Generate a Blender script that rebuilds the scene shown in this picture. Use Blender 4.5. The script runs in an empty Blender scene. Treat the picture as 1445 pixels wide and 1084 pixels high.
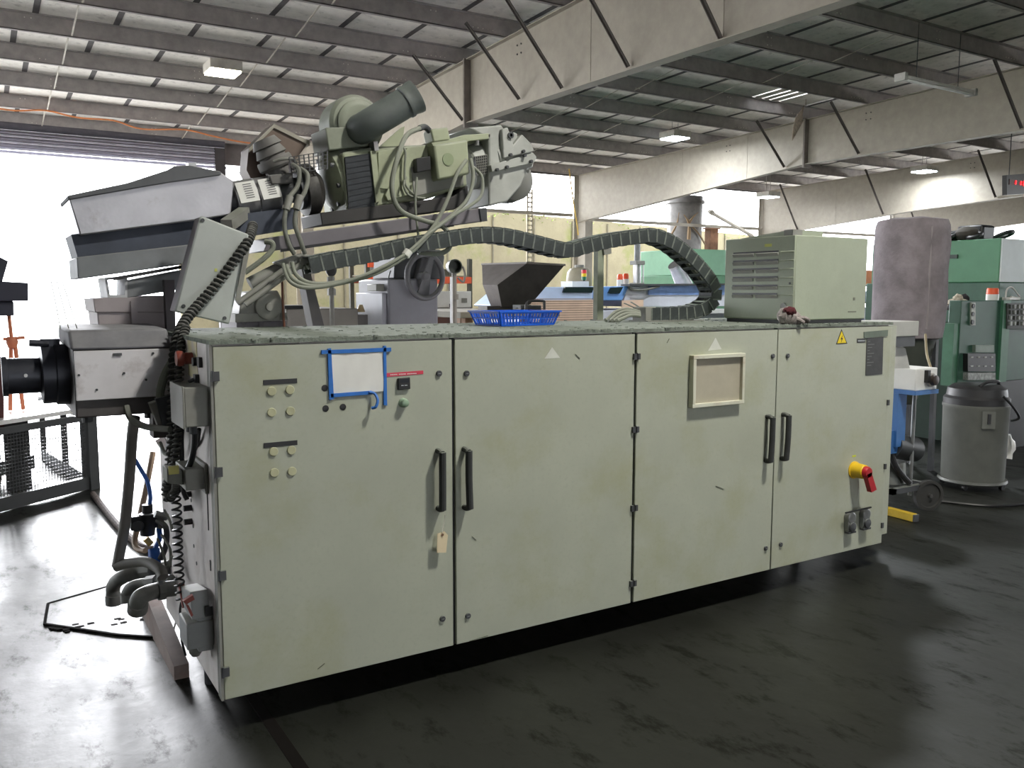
import bpy, bmesh, math, random
from mathutils import Vector, Matrix
S = bpy.context.scene
COL = S.collection
random.seed(7)

# ------------------------------------------------------------------ camera
cd = bpy.data.cameras.new('camera')
cam = bpy.data.objects.new('camera', cd); COL.objects.link(cam)
cd.sensor_fit = 'HORIZONTAL'; cd.sensor_width = 36.0
cd.lens = 1218.96 / 1445 * 36.0
cd.clip_start = 0.05; cd.clip_end = 400
YAW, PITCH, ROLL = 0.5537, 0.1056, 0.0014
fw = Vector((math.sin(YAW)*math.cos(PITCH), math.cos(YAW)*math.cos(PITCH), -math.sin(PITCH)))
r0 = Vector((math.cos(YAW), -math.sin(YAW), 0)); u0 = r0.cross(fw)
rr = r0*math.cos(ROLL) + u0*math.sin(ROLL); uu = u0*math.cos(ROLL) - r0*math.sin(ROLL)
m3 = Matrix((rr, uu, -fw)).transposed()
cam.matrix_world = Matrix.Translation((-0.682, -3.0931, 1.6188)) @ m3.to_4x4()
S.camera = cam

# ------------------------------------------------------------------ world: flat overcast daylight
w = bpy.data.worlds.new('overcast_sky'); S.world = w; w.use_nodes = True
bg = w.node_tree.nodes['Background']
bg.inputs['Color'].default_value = (0.93, 0.96, 1.0, 1); bg.inputs['Strength'].default_value = 9.0
# low hazy sun shining in through the big doorway behind the machine
sl = bpy.data.lights.new('sun', 'SUN'); sl.energy = 13.0; sl.angle = math.radians(15); sl.color = (.95, .96, 1.0)
so_ = bpy.data.objects.new('sun', sl); COL.objects.link(so_)
so_.rotation_euler = Vector((-.015, -1, -math.tan(math.radians(12.0)))).to_track_quat('-Z', 'Y').to_euler()
S.view_settings.view_transform = 'Standard'; S.view_settings.look = 'None'
S.view_settings.gamma = 1.0; S.view_settings.use_curve_mapping = False
S.view_settings.exposure = 0.0
try:
    S.cycles.max_bounces = 8; S.cycles.diffuse_bounces = 5; S.cycles.glossy_bounces = 4
    S.cycles.sample_clamp_indirect = 8.0
    S.cycles.caustics_reflective = False; S.cycles.caustics_refractive = False
except Exception:
    pass

# ------------------------------------------------------------------ materials
def lin(c):
    def f(v):
        v /= 255.0
        return v/12.92 if v <= .04045 else ((v+.055)/1.055)**2.4
    return (f(c[0]), f(c[1]), f(c[2]), 1)
MATS = {}
def mat(name, rgb, rough=.6, metal=0., var=.12, vscale=6., dirt=None, dscale=2.5, damt=.5, dlo=.5, dhi=.75, dust=None, bump=0., bscale=60., emit=None, estr=0., spec=.5, stretch=None, fine=0.):
    if name in MATS: return MATS[name]
    m = bpy.data.materials.new(name); MATS[name] = m; m.use_nodes = True
    nt = m.node_tree; N = nt.nodes; Lk = nt.links.new
    b = N['Principled BSDF']
    b.inputs['Roughness'].default_value = rough; b.inputs['Metallic'].default_value = metal
    b.inputs['Specular IOR Level'].default_value = spec
    tc = N.new('ShaderNodeTexCoord'); src = tc.outputs['Object']
    if stretch:
        mp = N.new('ShaderNodeMapping'); mp.inputs['Scale'].default_value = stretch
        Lk(src, mp.inputs['Vector']); src = mp.outputs['Vector']
    def noise(sc, det=4, ro=.6):
        n = N.new('ShaderNodeTexNoise'); n.inputs['Scale'].default_value = sc
        n.inputs['Detail'].default_value = det; n.inputs['Roughness'].default_value = ro
        Lk(src, n.inputs['Vector']); return n.outputs['Fac']
    def mix(fac, a, bcol, mode='MIX'):
        x = N.new('ShaderNodeMix'); x.data_type = 'RGBA'; x.blend_type = mode
        if isinstance(fac, float): x.inputs[0].default_value = fac
        else: Lk(fac, x.inputs[0])
        for s, v in ((6, a), (7, bcol)):
            if isinstance(v, tuple): x.inputs[s].default_value = v
            else: Lk(v, x.inputs[s])
        return x.outputs[2]
    def ramp(fac, lo, hi, top=1.):
        r = N.new('ShaderNodeMapRange'); r.inputs[1].default_value = lo; r.inputs[2].default_value = hi
        r.inputs[3].default_value = 0.; r.inputs[4].default_value = top
        Lk(fac, r.inputs[0]); return r.outputs[0]
    base = lin(rgb); c = base
    if var:
        dk = tuple(max(0, x*(1-var*1.6)) for x in base[:3])+(1,); lt = tuple(min(1, x*(1+var)) for x in base[:3])+(1,)
        c = mix(ramp(noise(vscale), .3, .7), dk, lt)
    if fine:
        dk = tuple(max(0, x*(1-fine*1.6)) for x in base[:3])+(1,)
        c = mix(ramp(noise(vscale*14, 2), .52, .75, .8), c, dk)
    if dirt:
        c = mix(ramp(noise(dscale, 6, .65), dlo, dhi, damt), c, lin(dirt))
    if dust:
        g = N.new('ShaderNodeNewGeometry'); sp = N.new('ShaderNodeSeparateXYZ'); Lk(g.outputs['Normal'], sp.inputs[0])
        f1 = ramp(sp.outputs[2], .25, .9, 1.)
        mu = N.new('ShaderNodeMath'); mu.operation = 'MULTIPLY'; Lk(f1, mu.inputs[0]); Lk(ramp(noise(9., 5), .25, .6, .95), mu.inputs[1])
        c = mix(mu.outputs[0], c, lin(dust))
    if isinstance(c, tuple): b.inputs['Base Color'].default_value = c
    else: Lk(c, b.inputs['Base Color'])
    if bump:
        bp = N.new('ShaderNodeBump'); bp.inputs['Strength'].default_value = bump; bp.inputs['Distance'].default_value = .01
        Lk(noise(bscale, 3), bp.inputs['Height']); Lk(bp.outputs[0], b.inputs['Normal'])
    if emit:
        b.inputs['Emission Color'].default_value = lin(emit); b.inputs['Emission Strength'].default_value = estr
    return m

# ------------------------------------------------------------------ mesh builder
def V(p): return Vector(p)
class MB:
    def __init__(s): s.v = []; s.f = []
    def add(s, vs, fs):
        o = len(s.v); s.v += [tuple(x) for x in vs]; s.f += [tuple(i+o for i in f) for f in fs]; return s
    def box(s, x0, x1, y0, y1, z0, z1):
        vs = [(x, y, z) for x in (x0, x1) for y in (y0, y1) for z in (z0, z1)]
        return s.add(vs, [(0,1,3,2),(4,6,7,5),(0,4,5,1),(2,3,7,6),(0,2,6,4),(1,5,7,3)])
    def bar(s, a, b, wid, hgt, up=(0,0,1)):
        a, b = V(a), V(b); d = (b-a).normalized(); up = V(up)
        if abs(d.dot(up)) > .98: up = V((0,1,0))
        sx = d.cross(up).normalized()*wid/2; sz = sx.cross(d).normalized()*hgt/2
        vs = [a-sx-sz, a+sx-sz, a+sx+sz, a-sx+sz, b-sx-sz, b+sx-sz, b+sx+sz, b-sx+sz]
        return s.add(vs, [(0,1,2,3),(4,7,6,5),(0,4,5,1),(1,5,6,2),(2,6,7,3),(3,7,4,0)])
    def prism(s, pts, vec):
        n = len(pts); vec = V(vec); a = [V(p) for p in pts]
        return s.add(a+[p+vec for p in a], [tuple(range(n)), tuple(range(2*n-1, n-1, -1))]+[(i, (i+1) % n, n+(i+1) % n, n+i) for i in range(n)])
    def xz(s, pts, y0, y1): return s.prism([(p[0], y0, p[1]) for p in pts], (0, y1-y0, 0))
    def yz(s, pts, x0, x1): return s.prism([(x0, p[0], p[1]) for p in pts], (x1-x0, 0, 0))
    def xy(s, pts, z0, z1): return s.prism([(p[0], p[1], z0) for p in pts], (0, 0, z1-z0))
    def quad(s, *p): return s.add(p, [tuple(range(len(p)))])
    def lathe(s, o, ax, prof, n=20, sx=None):
        o = V(o); ax = V(ax).normalized(); t = V((0,0,1)) if abs(ax.z) < .9 else V((1,0,0))
        e1 = ax.cross(t).normalized(); e2 = ax.cross(e1); vs = []; fs = []
        for r, h in prof:
            for i in range(n):
                a = 2*math.pi*i/n; vs.append(o+ax*h+(e1*math.cos(a)+e2*math.sin(a))*r)
        for j in range(len(prof)-1):
            for i in range(n):
                k = (i+1) % n; fs.append((j*n+i, j*n+k, (j+1)*n+k, (j+1)*n+i))
        fs.append(tuple(range(n-1, -1, -1))); L = (len(prof)-1)*n; fs.append(tuple(range(L, L+n)))
        return s.add(vs, fs)
    def cyl(s, a, b, r, r2=None, n=20):
        a, b = V(a), V(b); L = (b-a).length
        return s.lathe(a, b-a, [(r, 0), (r if r2 is None else r2, L)], n)
    def pipe(s, a, b, r, ri, n=24):      # open tube with wall thickness
        a, b = V(a), V(b); L = (b-a).length; return s.lathe(a, b-a, [(ri, L*.25), (ri, 0), (r, 0), (r, L), (ri, L), (ri, L*.3)], n)
    def tube(s, pts, r, n=8, smooth=4, closed=False):
        P = [V(p) for p in pts]
        if smooth and len(P) > 2:
            Q = []; m = len(P); rng = range(m if closed else m-1)
            for i in rng:
                if closed: a, b, c, d = P[i-1], P[i], P[(i+1) % m], P[(i+2) % m]
                else: a, b, c, d = P[max(i-1, 0)], P[i], P[i+1], P[min(i+2, m-1)]
                for k in range(smooth):
                    t = k/smooth
                    Q.append(.5*((2*b)+(c-a)*t+(2*a-5*b+4*c-d)*t*t+(3*b-a-3*c+d)*t**3))
            if not closed: Q.append(P[-1])
            P = Q
        m = len(P); vs = []; fs = []; e = None
        for i, p in enumerate(P):
            d = (P[(i+1) % m]-P[i-1]) if closed else (P[min(i+1, m-1)]-P[max(i-1, 0)])
            d.normalize()
            if e is None:
                e = d.cross(V((0,0,1)) if abs(d.z) < .9 else V((1,0,0))).normalized()
            e = (e-d*e.dot(d)).normalized(); g = d.cross(e)
            rad = r[min(int(i*len(r)/m), len(r)-1)] if isinstance(r, (list, tuple)) else r
            for k in range(n):
                a = 2*math.pi*k/n; vs.append(p+(e*math.cos(a)+g*math.sin(a))*rad)
        for i in range(m if closed else m-1):
            j = (i+1) % m
            for k in range(n):
                l = (k+1) % n; fs.append((i*n+k, i*n+l, j*n+l, j*n+k))
        if not closed:
            fs.append(tuple(range(n-1, -1, -1))); fs.append(tuple(range((m-1)*n, m*n)))
        return s.add(vs, fs)
    def ball(s, c, r, n=14, sc=(1,1,1)):
        c = V(c); h = n//2; vs = [c+V((0,0,-r*sc[2]))]; fs = []
        for j in range(1, h):
            t = math.pi*j/h
            for i in range(n):
                a = 2*math.pi*i/n; vs.append(c+V((r*sc[0]*math.sin(t)*math.cos(a), r*sc[1]*math.sin(t)*math.sin(a), -r*sc[2]*math.cos(t))))
        vs.append(c+V((0,0,r*sc[2]))); T = len(vs)-1
        for i in range(n):
            k = (i+1) % n; fs.append((0, 1+k, 1+i)); fs.append((T, 1+(h-2)*n+i, 1+(h-2)*n+k))
            for j in range(h-2): fs.append((1+j*n+i, 1+j*n+k, 1+(j+1)*n+k, 1+(j+1)*n+i))
        return s.add(vs, fs)
    def mesh(s, name, origin=(0,0,0), ang=35):
        me = bpy.data.meshes.new(name); o = V(origin)
        me.from_pydata([V(p)-o for p in s.v], [], s.f)
        bm = bmesh.new(); bm.from_mesh(me); bmesh.ops.recalc_face_normals(bm, faces=bm.faces); bm.to_mesh(me); bm.free()
        me.polygons.foreach_set('use_smooth', [True]*len(me.polygons)); me.set_sharp_from_angle(angle=math.radians(ang))
        me.update(); return me

def root_origin(o):
    while o.parent is not None: o = o.parent
    return o.location.copy()
def obj(name, mb, m, parent=None, loc=None, bevel=0., **props):
    if parent is not None: o0 = root_origin(parent)
    else: o0 = V(loc) if loc is not None else V((0,0,0))
    me = mb.mesh(name, o0); me.materials.append(m)
    o = bpy.data.objects.new(name, me); COL.objects.link(o)
    if parent is not None: o.parent = parent
    else: o.location = o0
    if bevel:
        bv = o.modifiers.new('edge', 'BEVEL'); bv.width = bevel; bv.segments = 2; bv.limit_method = 'ANGLE'; bv.angle_limit = math.radians(40)
    for k, v in props.items(): o[k] = v
    return o
def thing(name, label, cat, loc=(0,0,0), group=None):
    o = bpy.data.objects.new(name, None); COL.objects.link(o); o.location = loc; o.empty_display_size = .1
    o['label'] = label; o['category'] = cat
    if group: o['group'] = group
    bpy.context.view_layer.update()
    return o
def tag(o, label, cat, group=None):
    o['label'] = label; o['category'] = cat
    if group: o['group'] = group
    return o
def copy_part(o, parent, off=(0,0,0)):
    c = o.copy(); COL.objects.link(c); c.parent = parent; c.location = o.location+V(off); return c
def struct(name, mb, m, **k): return obj(name, mb, m, kind='structure', **k)

# palette
steel_dark = mat('dark_purlin_steel', (170,164,163), .7, var=.12)
beam_paint = mat('pale_beam_paint', (164,157,145), .6, var=.06, dirt=(140,130,120), damt=.35)
foil = mat('white_roof_facing', (240,235,230), .6, var=.06, dirt=(130,124,120), dscale=5., damt=.6, dlo=.55, dhi=.75, bump=.25, bscale=8)
seam_dark = mat('roof_joint_strip', (84,80,82), .8)
cream = mat('cream_cabinet_paint', (172,176,160), .45, var=.04, vscale=4, dirt=(146,144,92), dscale=2.6, damt=.5, dlo=.5, dhi=.78, fine=.05, dust=(120,126,116))
cream2 = mat('grey_side_paint', (204,199,196), .5, var=.06, dirt=(140,126,110), dscale=5, damt=.5, dust=(120,126,116))
dustm = mat('thick_dust', (126,134,124), .95, var=.22, vscale=22, fine=.2, bump=.6, bscale=90)
black = mat('black_plastic', (30,30,32), .45, var=.1)
rubber = mat('dusty_rubber', (52,54,54), .75, var=.2, dust=(130,134,126))
graym = mat('grey_machine_paint', (136,136,130), .55, var=.08, dirt=(90,84,78), damt=.5, dust=(140,144,134))
darkgray = mat('dark_grey_metal', (70,72,76), .5, var=.15, dirt=(40,38,36), dust=(128,132,126))
steel = mat('bare_steel', (180,180,180), .35, 1., var=.1, dirt=(110,96,84), dscale=6, damt=.6)
zinc = mat('galvanised_metal', (150,152,152), .45, .8, var=.15, dirt=(100,98,94))
olive = mat('green_grey_machine_paint', (160,166,140), .5, var=.08, dirt=(118,120,104), dscale=5, damt=.6, dust=(150,154,146))
white = mat('white_paint', (225,225,222), .5, var=.04, dirt=(170,165,155), damt=.3)
blue = mat('blue_paint', (60,110,170), .5, var=.08)
yellow = mat('yellow_paint', (226,186,30), .5, var=.05)
red = mat('red_plastic', (178,30,40), .45, var=.05)
orange = mat('orange_paint', (232,92,50), .5, var=.05)
green = mat('green_machine_paint', (88,140,108), .5, var=.06, dirt=(60,96,76), damt=.4)
green_d = mat('dark_green_machine_paint', (58,96,78), .5, var=.08, dirt=(34,50,44), damt=.5)
paper = mat('white_paper', (228,228,224), .8, var=.03)
cablem = mat('dusty_grey_cable', (120,122,114), .75, var=.15, vscale=20, dirt=(84,84,80), damt=.5, dust=(150,152,142))

# ------------------------------------------------------------------ setting: floor
def zpur(y): return 5.70-.03*(y-11.45)
floor_m = mat('stained_concrete_floor', (33,35,30), .3, spec=.4, var=.3, vscale=1.2, dirt=(24,25,21), dscale=.8, damt=.75, dlo=.42, dhi=.62, fine=.15, bump=.12, bscale=14)
nt = floor_m.node_tree; N = nt.nodes; bs = N['Principled BSDF']
tcn = N.new('ShaderNodeTexCoord'); nz = N.new('ShaderNodeTexNoise'); nz.inputs['Scale'].default_value = 2.2; nz.inputs['Detail'].default_value = 7; nz.inputs['Roughness'].default_value = .7
mpx = N.new('ShaderNodeMapping'); mpx.inputs['Rotation'].default_value = (0, 0, .5); mpx.inputs['Scale'].default_value = (1, .45, 1)
nt.links.new(tcn.outputs['Object'], mpx.inputs[0]); nt.links.new(mpx.outputs[0], nz.inputs['Vector'])
rg = N.new('ShaderNodeMapRange'); rg.inputs[1].default_value = .35; rg.inputs[2].default_value = .68; rg.inputs[3].default_value = .42; rg.inputs[4].default_value = .58
nt.links.new(nz.outputs['Fac'], rg.inputs[0]); nt.links.new(rg.outputs[0], bs.inputs['Roughness'])
n2 = N.new('ShaderNodeTexNoise'); n2.inputs['Scale'].default_value = 7.0; n2.inputs['Detail'].default_value = 9; n2.inputs['Roughness'].default_value = .72
nt.links.new(mpx.outputs[0], n2.inputs['Vector'])
r2 = N.new('ShaderNodeMapRange'); r2.inputs[1].default_value = .37; r2.inputs[2].default_value = .47; r2.inputs[3].default_value = .10; r2.inputs[4].default_value = .42
nt.links.new(n2.outputs['Fac'], r2.inputs[0]); nt.links.new(r2.outputs[0], bs.inputs['Specular IOR Level'])
fl = struct('floor', MB().box(-9, 36, -14, 20.5, -.2, 0), floor_m)
joint_m = mat('dark_floor_joint', (20,17,15), .95, spec=.1)
# lifted pit-cover slab and its broken joint
cv = [(-0.447,1.877),(-0.481,1.571),(-0.199,1.243),(0.013,1.064),(0.092,1.35),(-0.149,2.001)]
obj('pit_cover', MB().xy([(x, y) for x, y in cv], .0, .006), floor_m, fl, bevel=.003)
jm = MB()
for a, b in zip(cv, cv[1:4]+cv[:1]):
    pass
for i in range(len(cv)):
    a, b = cv[i], cv[(i+1) % len(cv)]
    if i in (0, 1, 2, 5): jm.bar((a[0], a[1], .004), (b[0], b[1], .004), .014, .008)
obj('joint', jm, joint_m, fl, label='dark broken joint around the pit cover')
# long saw-cut joint running past the cabinet end
obj('joint', MB().box(.155, .20, -6, .98, .0, .003), joint_m, fl, label='long dark saw-cut floor joint')
# spalled crumbs beside the pit cover
cm = MB(); c0 = (-0.371,1.176,0)
for i in range(150):
    a = random.random(); b = random.gauss(0, .035)
    x = -.46+a*.5+b*.4; y = 1.50-a*.16+b; s = random.uniform(.004, .013)
    cm.box(x-s, x+s*1.4, y-s, y+s, 0, s*.5)
obj('concrete_crumbs', cm, joint_m, fl, kind='stuff')

# ground outside and yard wall
gm = mat('pale_yard_concrete', (225,222,215), .8, var=.08)
struct('ground_yard', MB().box(-60, 80, -60, 80, -.45, -.2), gm)
ywm = mat('yellowish_weathered_concrete', (114,107,84), .9, var=.1, vscale=.9, dirt=(92,98,44), dscale=.7, damt=.7, dlo=.52, dhi=.66, bump=.4, bscale=5, fine=.12)
yw = MB(); A, B = V((4.6, 24.1, 0)), V((40, 30.3, 0)); 
ywall = struct('wall_yard', MB().prism([(4.6,24.1,0),(40,30.3,0),(40,30.3,4.55),(16.8,26.25,4.75),(4.6,24.1,4.85)], (-.05,.3,0)), ywm)
d = (B-A).normalized(); 
for k in range(16):                      # shuttering joints of the cast wall
    p = A+d*(1.1+2.2*k)
    obj('pilaster_joint', MB().bar(p+V((.005,-.03,0)), p+V((.005,-.03,4.6)), .03, .06, up=d), mat('wall_joint', (90,84,68), .9), ywall)
# climbing weeds on top of the yard wall
wd = MB()
for i in range(420):
    t = random.choice([random.uniform(.12,.42), random.uniform(.3,.95)]); p = A+d*(t*35.5); h = 4.82-.28*t
    q = p+V((random.uniform(-.1,.1), random.uniform(-.15,.1), h+random.uniform(-.25,.12)))
    a = random.uniform(0, 6.28); l = random.uniform(.06,.16)
    e = V((math.cos(a)*l, math.sin(a)*l*.5, random.uniform(-.06,.12))); g = V((-e.y, e.x, .05)).normalized()*l*.35
    wd.quad(q, q+e*.5+g, q+e, q+e*.5-g)
obj('weeds', wd, mat('weed_green', (120,140,60), .8, var=.3), ywall, kind='stuff')

# ------------------------------------------------------------------ ceiling: roof panels, purlins, rafters
dk = MB()
def slab(x0, x1, y0, y1): dk.prism([(x0,y0,zpur(y0)+.42),(x1,y0,zpur(y0)+.42),(x1,y1,zpur(y1)+.42),(x0,y1,zpur(y1)+.42)], (0,0,.06))
slab(-9, 14.05, -14, 21.2); slab(15.7, 36, -14, 21.2); slab(14.05, 15.7, -14, 9.52); slab(14.05, 15.7, 10.95, 21.2)
roof = struct('ceiling', dk, seam_dark)
PY = [-4.3, -2.6, -.9, .8, 2.6, 4.45, 6.1, 7.75, 9.4, 11.08, 12.75, 14.55, 16.45, 18.4, 20.2]
PW = 1.148; HX = (14.05, 15.7); HY = (9.52, 10.95); SLITS = (14.4, 14.7, 14.95, 15.25)
jme = {}
for j in range(len(PY)-1):
    y0, y1 = PY[j], PY[j+1]
    if y1 < 2: continue
    me = None
    for i in range(-4, 27):
        x0 = i*1.15+(.35 if j % 2 else .1)
        # four daylight slits where the roof ridge vent is open
        if me is None:
            a, b = y0+.03, y1-.03
            me = MB().prism([(0,a,zpur(a)+.27),(PW,a,zpur(a)+.27),(PW,b,zpur(b)+.27),(0,b,zpur(b)+.27)], (0,0,.05)).mesh('roof_panel'); me.materials.append(foil)
            jm_2 = MB().prism([(-.045,a,zpur(a)+.262),(.045,a,zpur(a)+.262),(.045,b,zpur(b)+.262),(-.045,b,zpur(b)+.262)], (0,0,.007)).mesh('joint_strip'); jm_2.materials.append(seam_dark); jme[j] = jm_2
        if x0 < -2 and y1 < 9: continue
        if x0 < 6 and y1 < 7: continue
        if x0 > 27 and y1 > 12.5: continue
        if y0 == 9.4 and x0 < HX[1] and x0+PW > HX[0]: continue
        o = bpy.data.objects.new('joint_strip', jme[j]); COL.objects.link(o); o.parent = roof; o.location = (x0, 0, 0)
        o = bpy.data.objects.new('roof_panel', me); COL.objects.link(o); o.parent = roof; o.location = (x0, 0, 0)
# open ridge vent: blades with four daylight slits between them
ed_ = [13.65]+[v for q in SLITS for v in (q-.028, q+.028)]+[16.1]
for a, b in zip(ed_[::2], ed_[1::2]):
    y0, y1 = 9.43, 11.05
    obj('vent_blade', MB().prism([(a,y0,zpur(y0)+.28),(b,y0,zpur(y0)+.28),(b,y1,zpur(y1)+.28),(a,y1,zpur(y1)+.28)], (0,0,.03)), foil, roof)
for j, y in enumerate(PY):
    if y < 2: continue
    z = zpur(y)
    for (x0, x1) in ((-6, 7.0), (7.0, 16.35), (16.35, 25.0), (25.0, 34)):
        mb = MB()
        mb.box(x0, x1, y, y+.012, z, z+.27)               # web
        mb.box(x0, x1, y, y+.075, z, z+.012); mb.box(x0, x1, y-.075, y+.01, z+.258, z+.27)   # Z flanges
        mb.box(x0, x1, y+.063, y+.075, z, z+.03)
        p = obj('purlin', mb, steel_dark, roof)
        bm_ = MB()
        n = int((x1-x0)/2.6)
        for k in range(n):
            xc = x0+1.0+2.6*k+.15*((j*7) % 5)
            for dx in (0, .09):
                for dz in (.07, .2):
                    if (k+j+int(dz*10)) % 3: bm_.box(xc+dx-.008, xc+dx+.008, y-.012, y, z+dz-.008, z+dz+.008)
        for k in range(5):                                   # splice bolts at the rafter end
            for e in (x0+.5, x1-.5): bm_.box(e+.09*k-.2-.007, e+.09*k-.2+.007, y-.012, y, z+.06, z+.074)
        obj('bolt_heads', bm_, mat('bright_bolt', (235,232,225), .4), p, kind='stuff')
# sag rods
rodm = mat('pale_sag_rod', (190,182,172), .6)
for xr, y0 in ((.85, 9.4), (3.95, 6.1), (11.0, 9.4), (12.9, 4.5), (20.6, 6.1)):
    ys = [q for q in PY if q >= y0]
    for a, b in zip(ys, ys[1:]):
        obj('sag_rod', MB().bar((xr, a, zpur(a)+.2), (xr, b, zpur(b)+.015), .025, .006), rodm, roof)

def rafter(x, prof, splice, near, braces, col=True):
    """prof: list of (y, bottom z); top follows the purlins"""
    mb = MB(); top = [(p[0], zpur(p[0])-.01) for p in prof]
    mb.yz([(a, b) for a, b in prof]+top[::-1], x-.006, x+.006)
    r = obj('rafter', mb, beam_paint, roof)
    fb = MB()
    for (a, b), (c, e) in zip(prof, prof[1:]):
        fb.bar((x, a, b), (x, c, e), .2, .014)
        fb.bar((x, a, zpur(a)-.012), (x, c, zpur(c)-.012), .2, .014)
    obj('flange', fb, beam_paint, r)
    zb = lambda y: next((b+(e-b)*(y-a)/(c-a) for (a, b), (c, e) in zip(prof, prof[1:]) if a <= y <= c), prof[-1][1])
    for dy in (-.012, .012):
        obj('splice_plate', MB().box(x-.14, x+.14, splice+dy-.011, splice+dy+.011, zb(splice)-.09, zpur(splice)+.0), mat('grey_brown_splice_plate', (120,112,106), .7), r)  # splice plates in a darker grey-brown than the beams
    sb = MB()
    for yy in near: sb.box(x-.012, x-.006, yy-.01, yy+.01, zb(yy), zpur(yy))
    if near: obj('stiffener_weld', sb, beam_paint, r)
    for (yb, zl, zt, s) in braces:
        obj('fly_brace', MB().bar((x+s*.05, yb, zl), (x+s*1.0, yb+.05, zt), .06, .012, up=(0,1,0)).bar((x+s*.05, yb-.02, zl), (x+s*1.0, yb+.03, zt), .012, .05, up=(0,1,0)), mat('brace_steel', (92,86,82), .7), r)
    hb = MB()
    for yy in (prof[0][0]+2.2, prof[0][0]+6.4, splice+2.5, splice-1.7):
        for dy in (0, .12):
            for dz in (.18, .32): hb.cyl((x-.02, yy+dy, zpur(yy)-dz), (x-.006, yy+dy, zpur(yy)-dz), .014, n=8)
    obj('bolt_holes', hb, seam_dark, r, kind='stuff')
    if col:
        c = obj('column', MB().box(x-.009, x+.009, 19.75, 20.35, 0, prof[-1][1]+.3), beam_paint, roof)
        obj('flange', MB().box(x-.15, x+.15, 19.73, 19.75, 0, prof[-1][1]).box(x-.15, x+.15, 20.35, 20.37, 0, zpur(20.3)), beam_paint, c)
rafter(7.0, [(-5, 4.5), (3, 4.56), (10.9, 4.62), (14.5, 4.35), (20.3, 3.9)], 10.75, [4.6, 7.2],
       [(9.05, 4.72, zpur(9.05), -1), (7.85, 4.66, zpur(7.85), -1), (10.95, 4.70, zpur(10.95), -1), (6.3, 4.64, zpur(6.3), -1), (4.6, 4.6, zpur(4.6), -1)])
rafter(16.35, [(-5, 4.66), (5, 4.68), (11.1, 4.67), (18.4, 4.07), (20.3, 3.92)], 11.1, [13, 15.4],
       [(9.65, 4.72, zpur(9.65), -1), (11.75, 4.68, zpur(11.75), -1), (6.1, 4.72, zpur(6.1), -1)])
rafter(25.0, [(-5, 4.45), (10.4, 4.40), (13.9, 4.24), (20.3, 3.75)], 9.6, [17],
       [(15.1, 4.2, zpur(15.1), -1), (18.6, 3.92, zpur(18.6), -1), (11.4, 4.42, zpur(11.4), -1)])
rafter(33.0, [(-5, 4.4), (14, 4.3), (20.3, 3.8)], 9.6, [], [(19.0, 4.0, zpur(19), -1), (14.3, 4.4, zpur(14.3), -1)])

# ------------------------------------------------------------------ walls
wallm = mat('dim_sheet_wall', (120,116,108), .8, var=.1)
# side and front walls; unseen doorways added and sized to let daylight in
struct('wall_front', MB().box(-9, 1, -14.2, -14, 0, 6.6).box(5, 36, -14.2, -14, 0, 6.6).box(1, 5, -14.2, -14, 2.4, 6.6), wallm)
struct('wall_left', MB().box(-9.2, -9, -14, 5, 0, 6.6).box(-9.2, -9, 19.5, 20.5, 0, 6.6).box(-9.2, -9, 5, 19.5, 3.9, 6.6), wallm)
# back side: header over the big doorway, eave girt, posts
wb = struct('wall_back', MB().box(-9, 6.7, 20.42, 20.55, 4.93, zpur(20.3)+.4).box(-9, 36, 20.45, 20.55, zpur(20.3)-.02, zpur(20.3)+.4), mat('grey_sheeting', (126,120,122), .8, var=.1))  # one even grey for header and eave sheeting
obj('girt', MB().box(6.7, 16.2, 20.4, 20.5, 4.1, 4.2), beam_paint, wb)
obj('girt', MB().box(16.5, 36, 20.4, 20.5, 4.0, 4.1), beam_paint, wb)

# ------------------------------------------------------------------ the long control cabinet (base of the extruder)
cab = thing('control_cabinet', 'long cream four-door control cabinet with dusty top and black pull handles', 'cabinet', (1.9, .5, 0))
obj('body', MB().box(0, 3.808, .022, 1.085, .145, 1.44), cream2, cab, bevel=.004)
obj('end_flange', MB().box(3.808, 4.0, .1, 1.085, .15, 1.425), cream, cab, bevel=.003)
# dusty top sheet with a grainy rolled lip
tp = MB().box(-.004, 3.812, -.004, 1.09, 1.437, 1.452)
for i in range(420):
    x = random.uniform(0, 3.8); y = random.uniform(-.006, .03) if i % 2 else random.uniform(0, 1.1); s = random.uniform(.002, .005)
    tp.box(x-s*1.6, x+s*1.6, y-s, y+s, 1.448, 1.452+s*.7)
obj('top_sheet', tp, dustm, cab, label='top sheet under thick green-grey dust')
skidm = mat('rusty_skid_steel', (134,120,114), .8, var=.15, dirt=(110,66,46), dscale=4, damt=.8)
sk = MB().yz([(.60, .0), (.60, .06), (1.30, .16), (1.45, .16), (1.45, 0)], -.06, .0).box(.1, 3.7, .68, 1.05, .0, .145)
obj('skid', sk, skidm, cab, label='rust-edged steel skid under the cabinet')
obj('levelling_foot', MB().cyl((.06,.5,0), (.06,.5,.15), .02, n=10), darkgray, cab)
for x in (1.2, 2.5, 3.6): obj('levelling_foot', MB().cyl((x,.45,0), (x,.45,.15), .025, n=10), darkgray, cab)
obj('corner_post', MB().box(-.003, .006, .0, .03, .145, 1.44), graym, cab)

doors = []
for (a, b) in ((.008, .944), (.958, 1.897), (1.912, 2.853), (2.860, 3.805)):
    d = obj('door', MB().box(a, b, 0, .02, .146, 1.43), cream, cab, bevel=.003); doors.append(d)
# black sealing strips in the door joints
for x in (.951, 1.9045, 2.8565): obj('door_seal', MB().box(x-.008, x+.008, .012, .03, .146, 1.435), black, cab)

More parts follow.
